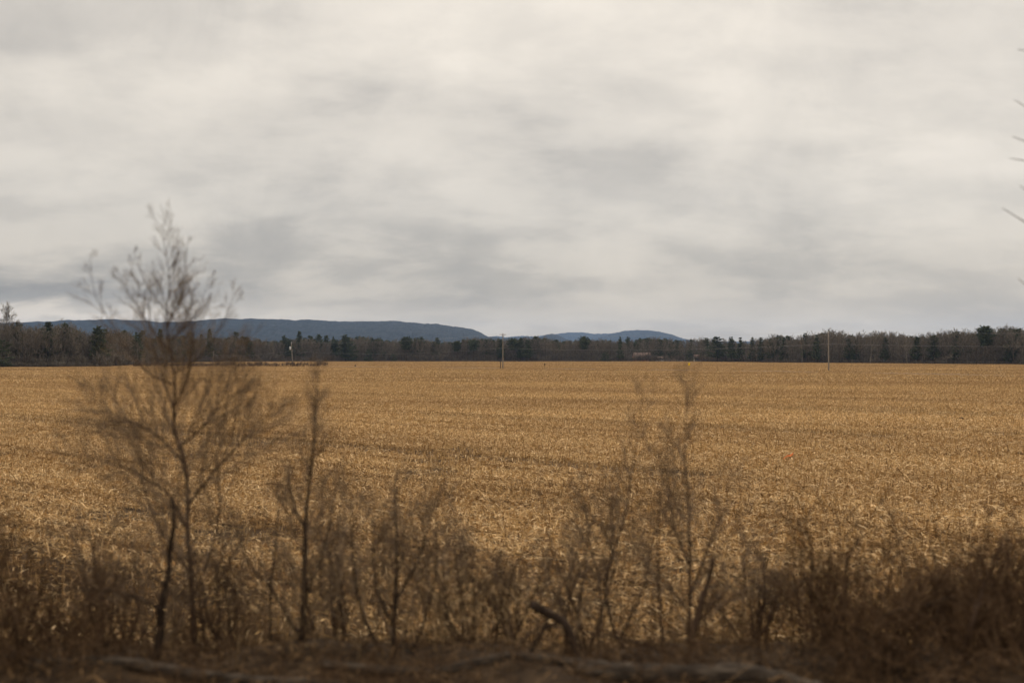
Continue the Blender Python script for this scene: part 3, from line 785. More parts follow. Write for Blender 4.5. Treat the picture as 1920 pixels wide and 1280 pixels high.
def clod(px, py, rad, label):
    D = F * ZC / (py - YH); r = np.random.default_rng(int(px)); b = MB()
    n = 7; z = np.linspace(0, 1, n); rr = rad * np.sqrt(np.clip(1 - (2 * z - 0.7) ** 2 / 1.7, 0.02, 1))
    b.tube(np.stack([r.normal(0, rad * .1, n), r.normal(0, rad * .1, n), z * rad * 1.3 - 0.03], 1), rr, 9, 0.3, 0.14)
    o = b.build('earth_clod', M_BANKSOIL); o.location = ((px - CX) / F * D, D, 0); tag(o, label, 'clod')
clod(1803, 788, 0.17, 'dark lump of earth in the stubble near the right side, farther one')
clod(1912, 856, 0.16, 'dark lump of earth in the stubble at the right edge, nearer one')
clod(1747, 752, 0.14, 'small dark lump of earth far out in the stubble at right')

# ------------------------------------------------------------------ buildings behind the trees
def house(px, D, w, d, h, rh, wall, label, cat, name, nwin, rz=0.0, door=True):
    root = empty(name, ((px - CX) / F * D, D, 0), label, cat, None, rz)
    b = MB(); b.box(-w / 2, w / 2, -d / 2, d / 2, -0.2, h)
    b.add([(-w / 2, -d / 2, h), (-w / 2, d / 2, h), (-w / 2, 0, h + rh - .05)], [(0, 1, 2)]); b.add([(w / 2, -d / 2, h), (w / 2, d / 2, h), (w / 2, 0, h + rh - .05)], [(0, 2, 1)])
    b.build('wall', wall, root)
    b = MB(); e = 0.4
    b.add([(-w / 2 - e, -d / 2 - e, h - .2), (w / 2 + e, -d / 2 - e, h - .2), (w / 2 + e, 0, h + rh), (-w / 2 - e, 0, h + rh), (-w / 2 - e, d / 2 + e, h - .2), (w / 2 + e, d / 2 + e, h - .2),
           (-w / 2 - e, -d / 2 - e, h - .05), (w / 2 + e, -d / 2 - e, h - .05), (w / 2 + e, 0, h + rh + .18), (-w / 2 - e, 0, h + rh + .18), (-w / 2 - e, d / 2 + e, h - .05), (w / 2 + e, d / 2 + e, h - .05)],
          [(0, 3, 2, 1), (3, 4, 5, 2), (6, 7, 8, 9), (9, 8, 11, 10), (0, 1, 7, 6), (4, 10, 11, 5), (0, 6, 9, 3), (3, 9, 10, 4), (1, 2, 8, 7), (2, 5, 11, 8)])
    b.build('roof', M_ROOF, root)
    for i in range(nwin):
        x = -w / 2 + w * (i + 0.6) / (nwin + 0.6)
        b = MB(); b.box(x - .5, x + .5, -d / 2 - .05, -d / 2 - .004, h * .42, h * .42 + 1.15); q = b.build('window', M_WHITEWALL, root)
        b = MB(); b.box(x - .4, x + .4, -d / 2 - .07, -d / 2 - .052, h * .42 + .1, h * .42 + 1.05); b.build('pane', M_GLASS, q)
    if door:
        x = w / 2 - 0.9; b = MB(); b.box(x - .45, x + .45, -d / 2 - .04, -d / 2 - .004, 0.02, 2.05); b.build('door', M_ROOF, root)
house(1203, 714, 12, 8, 3.9, 2.4, M_REDWALL, 'long faded red building half hidden by bare trees', 'building', 'red_house', 5)
house(1310, 712, 6.5, 6, 3.0, 1.8, M_WHITEWALL, 'small white house behind bare trees left of the massive evergreen', 'house', 'white_house', 2)
house(1238, 722, 9, 5, 2.5, 1.0, M_WHITEWALL, 'low white shed right of the faded red building', 'shed', 'white_shed', 2)
house(1178, 722, 5, 5, 2.4, 1.0, M_WHITEWALL, 'small white shed left of the faded red building', 'shed', 'white_shed', 1)
house(1275, 724, 6, 5, 2.3, 0.9, M_WHITEWALL, 'low pale shed between the white shed and the white house', 'shed', 'pale_shed', 1)

# ------------------------------------------------------------------ foreground plants on the bank
def seat(pt, sink=0.04):
    return np.array([pt[0], pt[1], float(bank_h(pt[0], pt[1])) - sink])

def smooth_path(P, n=None):
    P = np.asarray(P, float); m = len(P); n = n or m * 4
    t = np.linspace(0, m - 1, n); out = np.empty((n, 3))
    for k, tt in enumerate(t):
        i = min(int(tt), m - 2); f = tt - i
        p0, p1, p2, p3 = P[max(i - 1, 0)], P[i], P[i + 1], P[min(i + 2, m - 1)]
        out[k] = 0.5 * (2 * p1 + (p2 - p0) * f + (2 * p0 - 5 * p1 + 4 * p2 - p3) * f * f + (3 * p1 - p0 - 3 * p2 + p3) * f ** 3)
    return out

def stem_path(pts, D, r, dy=0.0, grounded=True):
    Q = [at(x, y, D + dy * k + r.normal(0, 0.03)) for k, (x, y) in enumerate(pts)]
    if grounded:
        g = seat(Q[0])
        if Q[0][2] > g[2]: Q = [g] + Q
        else: Q[0] = g
    return smooth_path(Q)

def twiggy(r, path, radii, out, start, n, L, depth, rad, up, spread=0.68):
    """side shoots along a stem"""
    m = len(path)
    for i in range(n):
        t = start + (1 - start) * (i + r.random()) / n; k = min(int(t * (m - 1)), m - 2)
        q = path[k]; d = path[k + 1] - path[k]; d /= np.linalg.norm(d) + 1e-9
        ax = r.normal(size=3); ax[1] *= 0.7; ax -= ax.dot(d) * d; ax /= np.linalg.norm(ax) + 1e-9
        nd = d * math.cos(spread) + ax * math.sin(spread)
        grow(r, q, nd, L * (1.15 - 0.9 * t) * (0.6 + 0.7 * r.random()), min(rad, float(np.interp(t, np.linspace(0, 1, len(radii)), radii)) * .7), depth, out, up, 0.62, (3, 5), 5, 0.085, 0.5, 0.6)

def shrub(name, label, cat, D, stems, seed, bark=M_STEM, twig=M_SHRUBTWIG, group=None, rmin=0.0009):
    """stems: (list of photo points, base radius, tip radius, shoots, shoot length, start, depth offset, grounded)"""
    r = np.random.default_rng(seed)
    base = at(*stems[0][0][0], D); g = seat(base)
    root = empty(name, tuple(g), label, cat, group)
    sb = MB(); out = []
    for (pts, r0, r1, n, L, st, dy, gr) in stems:
        p = stem_path(pts, D, r, dy, gr); rr = r1 + (r0 - r1) * (1 - np.linspace(0, 1, len(p))) ** 1.35
        sb.tube(p - g, rr, 7, 0.4 + 0.2 * r.random(), 0.06)
        if n: twiggy(r, p - g, [r0, r1], out, st, n, L, 2, 0.0042, 0.42)
    tb = MB()
    sb.build('stem', bark, root, smooth=True)
    if out:
        put_branches(tb, out, 3, rmin=rmin); tb.build('twigs', twig, root)
    return root

# tall sapling at left
shrub('sapling', 'tall spindly bare sapling rising above the ridge and into the sky at left', 'sapling', 7.6, [
    ([(365, 1255), (362, 1170), (358, 1080), (352, 1000), (352, 930), (345, 860), (326, 800), (328, 720), (318, 650), (312, 590), (318, 530), (310, 470), (303, 420)], 0.024, 0.002, 66, 0.62, 0.1, 0.0, True),
    ([(354, 1000), (318, 930), (262, 890), (200, 865), (120, 850)], 0.011, 0.0015, 36, 0.62, 0.08, -0.03, False),
    ([(350, 950), (395, 892), (440, 842), (476, 800), (520, 750)], 0.012, 0.0015, 40, 0.62, 0.08, 0.03, False),
    ([(346, 870), (300, 820), (252, 792), (205, 770), (172, 728)], 0.010, 0.0015, 40, 0.58, 0.08, 0.03, False),
    ([(334, 840), (380, 800), (412, 755), (432, 700), (440, 640)], 0.009, 0.0015, 36, 0.52, 0.08, -0.02, False),
    ([(362, 1120), (400, 1020), (412, 930), (404, 850), (412, 790)], 0.010, 0.0015, 20, 0.42, 0.2, 0.03, False),
    ([(358, 1080), (300, 990), (272, 920), (262, 850), (268, 780)], 0.010, 0.0015, 20, 0.42, 0.2, -0.03, False),
    ([(330, 780), (306, 710), (288, 650), (280, 590), (284, 530)], 0.008, 0.0013, 18, 0.34, 0.15, 0.03, False),
    ([(330, 760), (352, 700), (362, 640), (358, 580), (366, 530)], 0.008, 0.0013, 18, 0.34, 0.15, -0.03, False),
    ([(326, 720), (280, 700), (240, 655), (205, 600), (178, 550), (168, 475)], 0.009, 0.0012, 11, 0.30, 0.2, 0.02, False),
    ([(318, 655), (285, 620), (262, 580), (238, 545), (218, 500)], 0.008, 0.0012, 12, 0.28, 0.1, -0.03, False),
    ([(314, 610), (340, 560), (346, 510), (352, 450)], 0.007, 0.0012, 10, 0.24, 0.1, 0.02, False),
    ([(316, 640), (352, 610), (374, 575), (393, 515)], 0.006, 0.0012, 9, 0.24, 0.1, -0.02, False),
    ([(316, 590), (290, 555), (268, 520), (250, 470)], 0.006, 0.0012, 9, 0.24, 0.1, 0.02, False),
    ([(326, 700), (375, 668), (420, 600), (440, 545)], 0.006, 0.0012, 12, 0.3, 0.1, 0.02, False),
], 11)
shrub('snapped_tree', 'thick dark snapped trunk in front of the tall left sapling', 'tree trunk', 6.75, [
    ([(290, 1262), (300, 1190), (303, 1130), (316, 1075), (318, 1030), (326, 985), (322, 930)], 0.034, 0.012, 26, 0.5, 0.1, 0.0, True),
    ([(304, 1142), (268, 1124), (225, 1110), (170, 1104), (100, 1108)], 0.013, 0.002, 9, 0.45, 0.2, -0.02, False),
    ([(306, 1096), (270, 1075), (215, 1060), (140, 1050), (60, 1022)], 0.008, 0.0015, 9, 0.5, 0.2, 0.03, False),
    ([(318, 1050), (372, 1040), (440, 1043)], 0.005, 0.001, 4, 0.3, 0.2, 0.03, False),
], 12, M_DARKSTEM)
shrub('shrub', 'bare shrub with near-horizontal dark twigs at the far left', 'shrub', 6.9, [
    ([(40, 1262), (30, 1190), (18, 1120), (-20, 1050)], 0.014, 0.003, 16, 0.6, 0.15, 0.0, True),
    ([(60, 1262), (90, 1200), (150, 1160), (245, 1185)], 0.009, 0.002, 14, 0.5, 0.15, 0.0, True),
    ([(20, 1262), (60, 1160), (80, 1090), (75, 1000)], 0.009, 0.002, 16, 0.5, 0.2, 0.02, True),
    ([(150, 1262), (190, 1210), (235, 1195), (290, 1180)], 0.008, 0.002, 10, 0.45, 0.2, 0.02, True),
    ([(-60, 1262), (-40, 1150), (-80, 1000)], 0.012, 0.002, 16, 0.6, 0.2, 0.02, True),
], 13, M_DARKSTEM, M_BRAMBLE)
shrub('sapling', 'slender two-forked dark sapling, second from the left', 'sapling', 7.3, [
    ([(562, 1258), (566, 1180), (570, 1100), (572, 1030), (573, 970), (581, 900), (588, 830), (592, 760), (599, 690)], 0.031, 0.003, 72, 0.46, 0.08, 0.0, True),
    ([(573, 990), (556, 962), (547, 925), (536, 880)], 0.014, 0.004, 8, 0.3, 0.2, 0.02, False),
    ([(566, 1200), (536, 1150), (506, 1100), (472, 1062), (446, 1000), (432, 950)], 0.015, 0.002, 18, 0.36, 0.2, 0.02, False),
    ([(508, 1262), (507, 1180), (508, 1090), (518, 1010), (520, 940), (515, 880)], 0.012, 0.002, 18, 0.3, 0.2, 0.0, True),
    ([(570, 1120), (598, 1060), (618, 980), (630, 920), (648, 870)], 0.010, 0.002, 16, 0.34, 0.1, 0.02, False),
], 14, M_DARKSTEM)
shrub('shrub', 'many-stemmed bare shrub with a dark central stem, left of the middle', 'shrub', 7.2, [
    ([(738, 1258), (739, 1190), (742, 1110), (745, 1050), (742, 980), (741, 890)], 0.024, 0.003, 56, 0.46, 0.1, 0.0, True),
    ([(742, 1180), (706, 1100), (700, 1020), (702, 940)], 0.015, 0.002, 32, 0.42, 0.1, 0.0, False),
    ([(720, 1262), (680, 1150), (662, 1050), (660, 970), (655, 900)], 0.014, 0.002, 32, 0.42, 0.1, 0.0, True),
    ([(745, 1120), (780, 1060), (800, 1000), (812, 940)], 0.013, 0.002, 30, 0.42, 0.1, 0.0, False),
    ([(770, 1262), (800, 1150), (818, 1060), (820, 960), (832, 890)], 0.012, 0.0015, 30, 0.42, 0.1, 0.0, True),
], 15, M_DARKSTEM)
shrub('broken_stump', 'dark broken branch leaning to the left with a blunt splintered end', 'broken branch', 6.7, [
    ([(1080, 1240), (1074, 1200), (1060, 1172), (1042, 1156), (1022, 1147), (1000, 1134)], 0.022, 0.034, 3, 0.3, 0.1, 0.0, True),
    ([(985, 1240), (1008, 1196), (1022, 1178), (1045, 1170)], 0.010, 0.012, 3, 0.25, 0.1, 0.0, True),
    ([(960, 1240), (978, 1205), (1002, 1182), (1030, 1168)], 0.006, 0.008, 2, 0.25, 0.1, 0.01, True),
], 16, M_DARKSTEM)
shrub('sapling', 'thin bare sapling with a bowed lower stem, right of centre', 'sapling', 7.7, [
    ([(1195, 1258), (1160, 1200), (1140, 1140), (1136, 1090), (1152, 1030), (1168, 980), (1178, 930), (1190, 850), (1200, 780), (1206, 730)], 0.017, 0.0015, 46, 0.46, 0.1, 0.0, True),
    ([(1140, 1110), (1110, 1040), (1100, 960), (1078, 900)], 0.011, 0.0015, 18, 0.4, 0.15, 0.03, False),
    ([(1160, 1200), (1200, 1120), (1222, 1040), (1230, 960)], 0.012, 0.0015, 18, 0.4, 0.15, -0.03, False),
    ([(1150, 1040), (1128, 980), (1134, 910)], 0.008, 0.0015, 12, 0.4, 0.15, 0.0, False),
    ([(1168, 985), (1240, 958), (1290, 950)], 0.004, 0.001, 5, 0.25, 0.1, 0.0, False),
], 17, M_STEM)
shrub('sapling', 'tall thin upright sapling with a thick dark side stem, right of centre', 'sapling', 7.4, [
    ([(1288, 1258), (1292, 1180), (1294, 1100), (1293, 1000), (1290, 920), (1284, 840), (1286, 770), (1290, 700)], 0.018, 0.0015, 46, 0.46, 0.1, 0.0, True),
    ([(1292, 1225), (1302, 1180), (1318, 1120), (1330, 1085), (1338, 1045)], 0.034, 0.014, 12, 0.3, 0.3, 0.0, False),
    ([(1293, 1010), (1315, 1060), (1322, 1040), (1330, 1000), (1340, 940)], 0.006, 0.0015, 10, 0.3, 0.3, 0.0, False),
    ([(1245, 1258), (1238, 1150), (1234, 1040), (1236, 950), (1246, 870), (1262, 800)], 0.013, 0.0015, 26, 0.4, 0.2, 0.0, True),
    ([(1293, 1120), (1330, 1020), (1360, 950), (1372, 880)], 0.011, 0.0015, 18, 0.4, 0.15, 0.03, False),
    ([(1292, 1060), (1262, 980), (1252, 900), (1228, 840)], 0.010, 0.0015, 18, 0.4, 0.15, -0.03, False),
    ([(1296, 1180), (1350, 1120), (1398, 1060), (1420, 990)], 0.012, 0.0015, 18, 0.4, 0.15, 0.03, False),
    ([(1288, 1140), (1250, 1090), (1225, 1060), (1190, 1045)], 0.006, 0.0015, 8, 0.3, 0.2, 0.0, False),
], 18, M_STEM)
shrub('fallen_branch', 'long dark bowed branch sloping down to the right among the weeds', 'fallen branch', 6.9, [
    ([(1330, 1262), (1262, 1226), (1200, 1206), (1150, 1192), (1095, 1186)], 0.015, 0.004, 0, 0.3, 0.3, 0.0, True),
], 19, M_DARKSTEM)
shrub('shrub', 'low shrub with a long arching dark cane at lower right', 'shrub', 6.8, [
    ([(1600, 1262), (1640, 1170), (1690, 1142), (1740, 1134), (1770, 1122), (1810, 1120), (1850, 1138), (1880, 1146)], 0.012, 0.003, 12, 0.35, 0.3, 0.0, True),
    ([(1660, 1200), (1600, 1178), (1540, 1172), (1480, 1170)], 0.010, 0.003, 10, 0.35, 0.2, 0.0, False),
    ([(1590, 1262), (1584, 1180), (1588, 1090), (1590, 1000)], 0.010, 0.002, 18, 0.34, 0.2, 0.0, True),
    ([(1505, 1262), (1502, 1170), (1492, 1090), (1488, 980)], 0.009, 0.002, 18, 0.34, 0.2, 0.0, True),
    ([(1690, 1262), (1700, 1150), (1690, 1060), (1672, 960)], 0.009, 0.002, 20, 0.34, 0.2, 0.0, True),
], 20, M_DARKSTEM, M_BRAMBLE)
shrub('sapling', 'straight brown sapling stem slanting to the right in the lower right corner', 'sapling', 6.5, [
    ([(1796, 1290), (1806, 1230), (1822, 1170), (1840, 1110), (1862, 1060), (1880, 1000)], 0.024, 0.006, 20, 0.4, 0.3, 0.0, True),
], 21, M_STEM, M_BRAMBLE)
# weaker upright shrubs filling the row
fill = [(225, 7.9, 870, 'thin bare shrub left of the tall sapling'), (430, 7.8, 900, 'thin bare shrub between the tall sapling and the forked sapling'), (640, 8.0, 850, 'thin upright shrub right of the forked sapling'),
        (870, 7.8, 900, 'wispy bare shrub right of the many-stemmed one'), (965, 7.9, 940, 'wispy bare shrub left of the leaning broken branch'), (1080, 7.6, 900, 'wispy bare shrub behind the leaning broken branch'),
        (1410, 7.8, 930, 'thin bare shrub right of the thick dark side stem'), (1545, 7.6, 900, 'wispy bare shrub left of the arching cane'), (1770, 7.4, 990, 'tangled bare shrub above the arching cane'),
        (1900, 7.2, 960, 'tangled bare shrub at the right edge'), (-90, 7.4, 900, 'bare shrub just outside the left edge'), (2010, 7.2, 900, 'bare shrub just outside the right edge')]
for i, (px, D, ty, lab) in enumerate(fill):
    r = np.random.default_rng(500 + i); st = []
    for k in range(8):
        x0 = px + r.normal(0, 22); x1 = x0 + r.normal(0, 75); tt = ty + 170 * r.random()
        st.append(([(x0, 1262), (x0 + (x1 - x0) * .3, 1150), ((x0 + x1) / 2 + r.normal(0, 16), (1150 + tt) / 2 + r.normal(0, 12)), (x1 + r.normal(0, 22), tt)], 0.010 + 0.010 * r.random(), 0.0016, 13, 0.38, 0.2, r.normal(0, .03), True))
    shrub('shrub', lab, 'shrub', D, st, 600 + i, M_STEM, M_BRAMBLE if px > 1500 or px < 0 else M_SHRUBTWIG)

# tree beyond the right edge whose branch tips reach into the picture
r = np.random.default_rng(77)
gx = (2160 - CX) / F * 8.6; g = np.array([gx, 8.6, float(bank_h(gx, 8.6)) - 0.05])
root = empty('roadside_tree', tuple(g), 'bare tree beyond the right edge, only its upcurved twig tips reach in', 'tree')
tb = MB(); path = smooth_path([(0, 0, 0), (0.05, 0, 1.6), (-0.03, 0.1, 3.4), (0.05, 0.1, 5.2), (0.0, 0.1, 6.8)]); tb.tube(path, np.linspace(0.075, 0.012, len(path)), 8, 0.4, 0.05)
tb.build('trunk', M_STEM, root, smooth=True)
cb = MB(); out = []
for pts in ([(2150, 520), (2040, 470), (1960, 440), (1915, 412), (1879, 390)], [(2150, 400), (2050, 345), (1980, 318), (1930, 303), (1893, 297)], [(2150, 380), (2060, 320), (1985, 290), (1935, 270), (1898, 256)],
            [(2155, 330), (2060, 260), (1990, 232), (1940, 210), (1902, 187)], [(2155, 250), (2060, 165), (1985, 125), (1940, 100), (1908, 93)], [(2150, 650), (2050, 600), (1970, 560), (1935, 542), (1909, 522)], [(2150, 480), (2060, 420), (1990, 390), (1945, 370), (1912, 348)]):
    p = smooth_path([at(x, y, 8.6 + 0.05 * k) for k, (x, y) in enumerate(pts)]) - g
    cb.tube(p, np.linspace(0.013, 0.0022, len(p)), 5, 0.5)
out = []
for i in range(26):
    t = 0.3 + 0.7 * (i + r.random()) / 26; k = min(int(t * (len(path) - 1)), len(path) - 2); a = r.uniform(-1.9, 1.9)      # everywhere but towards the open side
    grow(r, path[k], (math.cos(a) * .8, math.sin(a) * .8, 0.75), 1.5 * (1.25 - 0.8 * t), 0.014, 2, out, 0.25, 0.6, (3, 5), 6, 0.09, 0.5, 0.6)
put_branches(cb, out, 4, rmin=0.0016)
cb.build('crown', M_SHRUBTWIG, root)

# ---- brush and weeds covering the bank (uncountable)
r = np.random.default_rng(88)
def cane_src(seed, n, H, W, rmin, mat, tang):
    rr = np.random.default_rng(seed); b = MB(); out = []
    for i in range(n):
        a = rr.random() * 6.283; q = np.array([rr.normal(0, W), rr.normal(0, W), -0.03])
        el = 0.5 + 0.9 * rr.random()
        grow(rr, q, (math.cos(a) * math.cos(el), math.sin(a) * math.cos(el), math.sin(el)), H * (0.4 + 0.6 * rr.random()), rmin * 2.6, 2, out, tang, 0.6, (2, 4), 6, 0.16, 0.45, 0.55)
    put_branches(b, out, 3, rmin=rmin); return b.build('cane_clump', mat, linkit=False)
def weed_src(seed, n, H):
    rr = np.random.default_rng(seed); b = MB(); out = []
    for i in range(n):
        q = np.array([rr.normal(0, 0.2), rr.normal(0, 0.2), -0.03])
        h = H * (0.5 + 0.5 * rr.random()); d = np.array([rr.normal(0, .16), rr.normal(0, .16), 1.0])
        grow(rr, q, d, h, 0.0028, 1, out, 0.1, 0.5, (4, 8), 6, 0.06, 0.4, 0.2)
    put_branches(b, out, 3, rmin=0.001)
    k = n * 9; c = np.zeros((k, 3)); c[:, :2] = rr.normal(0, 0.16, (k, 2)); c[:, 2] = rr.random(k) * H * 0.8
    az = rr.random(k) * 6.283; el = rr.normal(-0.2, 0.6, k)
    d = np.stack([np.cos(az) * np.cos(el), np.sin(az) * np.cos(el), np.sin(el)], 1); sd = np.stack([-np.sin(az), np.cos(az), rr.normal(0, .3, k)], 1)
    b.blades(c, d, sd, rr.uniform(0.02, 0.09, k), rr.uniform(0.003, 0.012, k), rr.normal(0, 0.01, k), rr.random(k))
    return b.build('weed_clump', M_WEED, linkit=False)
canes = [cane_src(700 + k, 9, 0.75, 0.16, 0.0019, M_BRAMBLE, 0.0) for k in range(5)]
weeds = [weed_src(720 + k, 7, 0.85) for k in range(5)]
for k, q in enumerate(canes): q.name = 'cane_clump_%02d' % k
for k, q in enumerate(weeds): q.name = 'weed_clump_%02d' % k
cane_c = source_collection('cane_sources', canes); weed_c = source_collection('weed_sources', weeds)

def bank_scatter(name, n, y0, y1, dens, smin, smax, coll, nk, label, cat, tilt=0.12):
    pts, sc, rot, idx = [], [], [], []
    while len(pts) < n:
        yv = r.uniform(y0, y1); x = r.uniform(-0.56 * yv - 3.0, 0.56 * yv + 3.0); px = CX + F * x / yv
        w = dens(px)
        if r.random() > w: continue
        s = r.uniform(smin, smax) * (0.7 + 0.5 * w)
        pts.append((x, yv, float(bank_h(x, yv)))); sc.append((s, s, s)); rot.append((r.normal(0, tilt), r.normal(0, tilt), r.random() * 6.28)); idx.append(r.integers(0, nk))
    o = scatter(name, pts, rot, sc, idx, coll); tag(o, label, cat); return o
dark_w = lambda px: float(np.interp(px, [-300, 0, 200, 330, 480, 900, 1400, 1500, 1600, 2300], [.95, .9, .6, .32, .24, .26, .16, .4, 1, 1]))
bank_scatter('bramble_thicket', 290, 6.3, 9.2, dark_w, 0.7, 1.15, cane_c, 5, 'tangled dark reddish-brown brambles along the bank', 'brambles')
bank_scatter('low_bank_brush', 120, 5.9, 6.7, lambda px: 0.8, 0.22, 0.42, cane_c, 5, 'knee-low dead brush over the logs on the bank', 'brush', 0.35)
bank_scatter('dry_weeds', 150, 6.7, 10.5, lambda px: float(np.interp(px, [-200, 300, 500, 1450, 1600, 2200], [.35, .6, 1, 1, .5, .3])), 0.4, 0.9, weed_c, 5, 'thin dry weed stalks standing along the bank', 'weeds')

# leaf litter on the bank
b = MB(); n = 42000
x = r.uniform(-9, 9, n); yv = r.uniform(5.2, 12.4, n)
c = np.stack([x, yv, bank_h(x, yv) + 0.01 + 0.05 * r.random(n) ** 2], 1)
az = r.random(n) * 6.283; el = r.normal(0, 0.4, n)
d = np.stack([np.cos(az) * np.cos(el), np.sin(az) * np.cos(el), np.sin(el)], 1); sd = np.stack([-np.sin(az), np.cos(az), r.normal(0, .4, n)], 1)
b.blades(c, d, sd, r.uniform(0.03, 0.14, n), r.uniform(0.003, 0.018, n), r.normal(0.01, 0.01, n), r.random(n))
b.prisms(c[:4000], c[:4000] + d[:4000] * r.uniform(0.1, 0.5, 4000)[:, None], 0.003, 0.0015, 3)
o = b.build('leaf_litter', M_LITTER); tag(o, 'dark dead leaves and sticks covering the bank', 'leaf litter', kind='stuff')

# fallen logs lying on the bank
def log(pts, D, rad, label, seed, sink=0.75):
    rr = np.random.default_rng(seed)
    Q = []
    for k, (px, dd) in enumerate(pts):
        x = (px - CX) / F * (D + dd); Q.append((x, D + dd, float(bank_h(x, D + dd)) + rad * (1 - sink)))
    p = smooth_path(Q, 26); c = p[0].copy(); b = MB()
    b.tube(p - c, np.linspace(rad, rad * 0.8, 26) * (1 + 0.05 * rr.normal(size=26)), 12, 0.5, 0.05)
    o = b.build('fallen_log', M_LOG, smooth=True); o.location = tuple(c); tag(o, label, 'log', 'fallen logs on the bank')
log([(60, 0.1), (220, 0.05), (400, -0.08), (640, -0.2)], 6.42, 0.045, 'weathered grey fallen log at the lower left, sloping down to the right', 31)
log([(600, 0.12), (800, 0.14), (960, 0.1), (1120, 0.02)], 6.45, 0.04, 'brownish fallen log along the bottom, left of centre', 32)
log([(1080, 0.05), (1250, 0.0), (1400, -0.05), (1540, -0.16)], 6.3, 0.075, 'thickest pale grey fallen log at the bottom, right of centre', 33)

# ------------------------------------------------------------------ haze
b = MB(); b.box(-9500, 9500, -300, 10200, -6, 330)
hm = bpy.data.materials.new('thin_haze'); hm.use_nodes = True; nt = hm.node_tree; nt.nodes.clear()
oo = nt.nodes.new('ShaderNodeOutputMaterial'); pv = nt.nodes.new('ShaderNodeVolumePrincipled')
pv.inputs['Color'].default_value = (0.38, 0.60, 1.0, 1); pv.inputs['Density'].default_value = 6e-5; pv.inputs['Anisotropy'].default_value = 0.2
nt.links.new(pv.outputs[0], oo.inputs['Volume'])
o = b.build('haze', hm); tag(o, 'thin bluish haze softening the far hills', kind='stuff')

# ------------------------------------------------------------------ sky and sun
SUN_EL, SUN_AZ = R(50), R(20)
w = bpy.data.worlds.new('World'); scene.world = w; w.use_nodes = True; nt = w.node_tree; nt.nodes.clear(); L = nt.links
out_ = nt.nodes.new('ShaderNodeOutputWorld')
sky = nt.nodes.new('ShaderNodeTexSky'); sky.sky_type = 'NISHITA'; sky.sun_disc = False; sky.sun_elevation = SUN_EL; sky.sun_rotation = SUN_AZ
bg1 = nt.nodes.new('ShaderNodeBackground'); bg1.inputs['Strength'].default_value = 0.08; L.new(sky.outputs[0], bg1.inputs[0])
tc = nt.nodes.new('ShaderNodeTexCoord')
sp = nt.nodes.new('ShaderNodeSeparateXYZ'); L.new(tc.outputs['Generated'], sp.inputs[0])
def M(op, a, b=None, c=None, clamp=False):
    n = nt.nodes.new('ShaderNodeMath'); n.operation = op; n.use_clamp = clamp
    for i, v in enumerate((a, b, c)):
        if v is None: continue
        if isinstance(v, (int, float)): n.inputs[i].default_value = v
        else: L.new(v, n.inputs[i])
    return n.outputs[0]
sx, sy, sz = sp.outputs
zz = M('ADD', M('MAXIMUM', sz, 0.0), 0.30)
cv = nt.nodes.new('ShaderNodeCombineXYZ'); L.new(M('DIVIDE', sx, zz), cv.inputs[0]); L.new(M('DIVIDE', sy, zz), cv.inputs[1])
mp0 = nt.nodes.new('ShaderNodeMapping'); mp0.inputs['Location'].default_value = (2.3, 7.1, 0); mp0.inputs['Rotation'].default_value = (0, 0, R(20)); mp0.inputs['Scale'].default_value = (0.8, 1.25, 1); L.new(cv.outputs[0], mp0.inputs[0])
n1 = noise(nt, 1.25, 6, 0.5, mp0.outputs[0], 0.25)
mp = nt.nodes.new('ShaderNodeMapping'); mp.inputs['Scale'].default_value = (0.9, 1.25, 1); mp.inputs['Location'].default_value = (4.4, 2.0, 0); mp.inputs['Rotation'].default_value = (0, 0, R(-30)); L.new(cv.outputs[0], mp.inputs[0])
n2 = noise(nt, 4.0, 10, 0.58, mp.outputs[0], 0.15)
def edge_step(fac, lo, hi):        # lumps with a soft but readable border
    n = nt.nodes.new('ShaderNodeMapRange'); n.interpolation_type = 'SMOOTHSTEP'
    n.inputs['From Min'].default_value = lo; n.inputs['From Max'].default_value = hi; L.new(fac, n.inputs['Value']); return n.outputs['Result']
n1s = edge_step(n1.outputs['Fac'], 0.36, 0.62)
lump = edge_step(M('ADD', M('MULTIPLY', n2.outputs['Fac'], 0.75), M('MULTIPLY', n1.outputs['Fac'], 0.25)), 0.40, 0.60)
n3 = noise(nt, 7.5, 9, 0.6, tc.outputs['Generated'], 0.5)
ay = M('MAXIMUM', sy, 0.05); A = M('DIVIDE', sx, ay); E = M('DIVIDE', sz, ay)
# ragged offsets so that the broad masses have uneven borders
A = M('ADD', A, M('MULTIPLY', M('SUBTRACT', n3.outputs['Fac'], 0.5), 0.35)); E = M('ADD', E, M('MULTIPLY', M('SUBTRACT', n2.outputs['Fac'], 0.5), 0.06))
def blob(px, py, wx, wy, amp):
    a = (px - CX) / F; e = (YH - py) / F
    da = M('DIVIDE', M('SUBTRACT', A, a), wx / F); de = M('DIVIDE', M('SUBTRACT', E, e), wy / F)
    s = M('ADD', M('MULTIPLY', da, da), M('MULTIPLY', de, de))
    return M('MULTIPLY', M('POWER', 2.718, M('MULTIPLY', s, -1.0)), amp)
v = M('ADD', M('MULTIPLY', M('SUBTRACT', n1s, 0.5), 0.20), M('MULTIPLY', M('SUBTRACT', lump, 0.5), 0.17))
v = M('ADD', v, M('MULTIPLY', M('SUBTRACT', n3.outputs['Fac'], 0.5), 0.52))
v = M('ADD', v, 0.52)
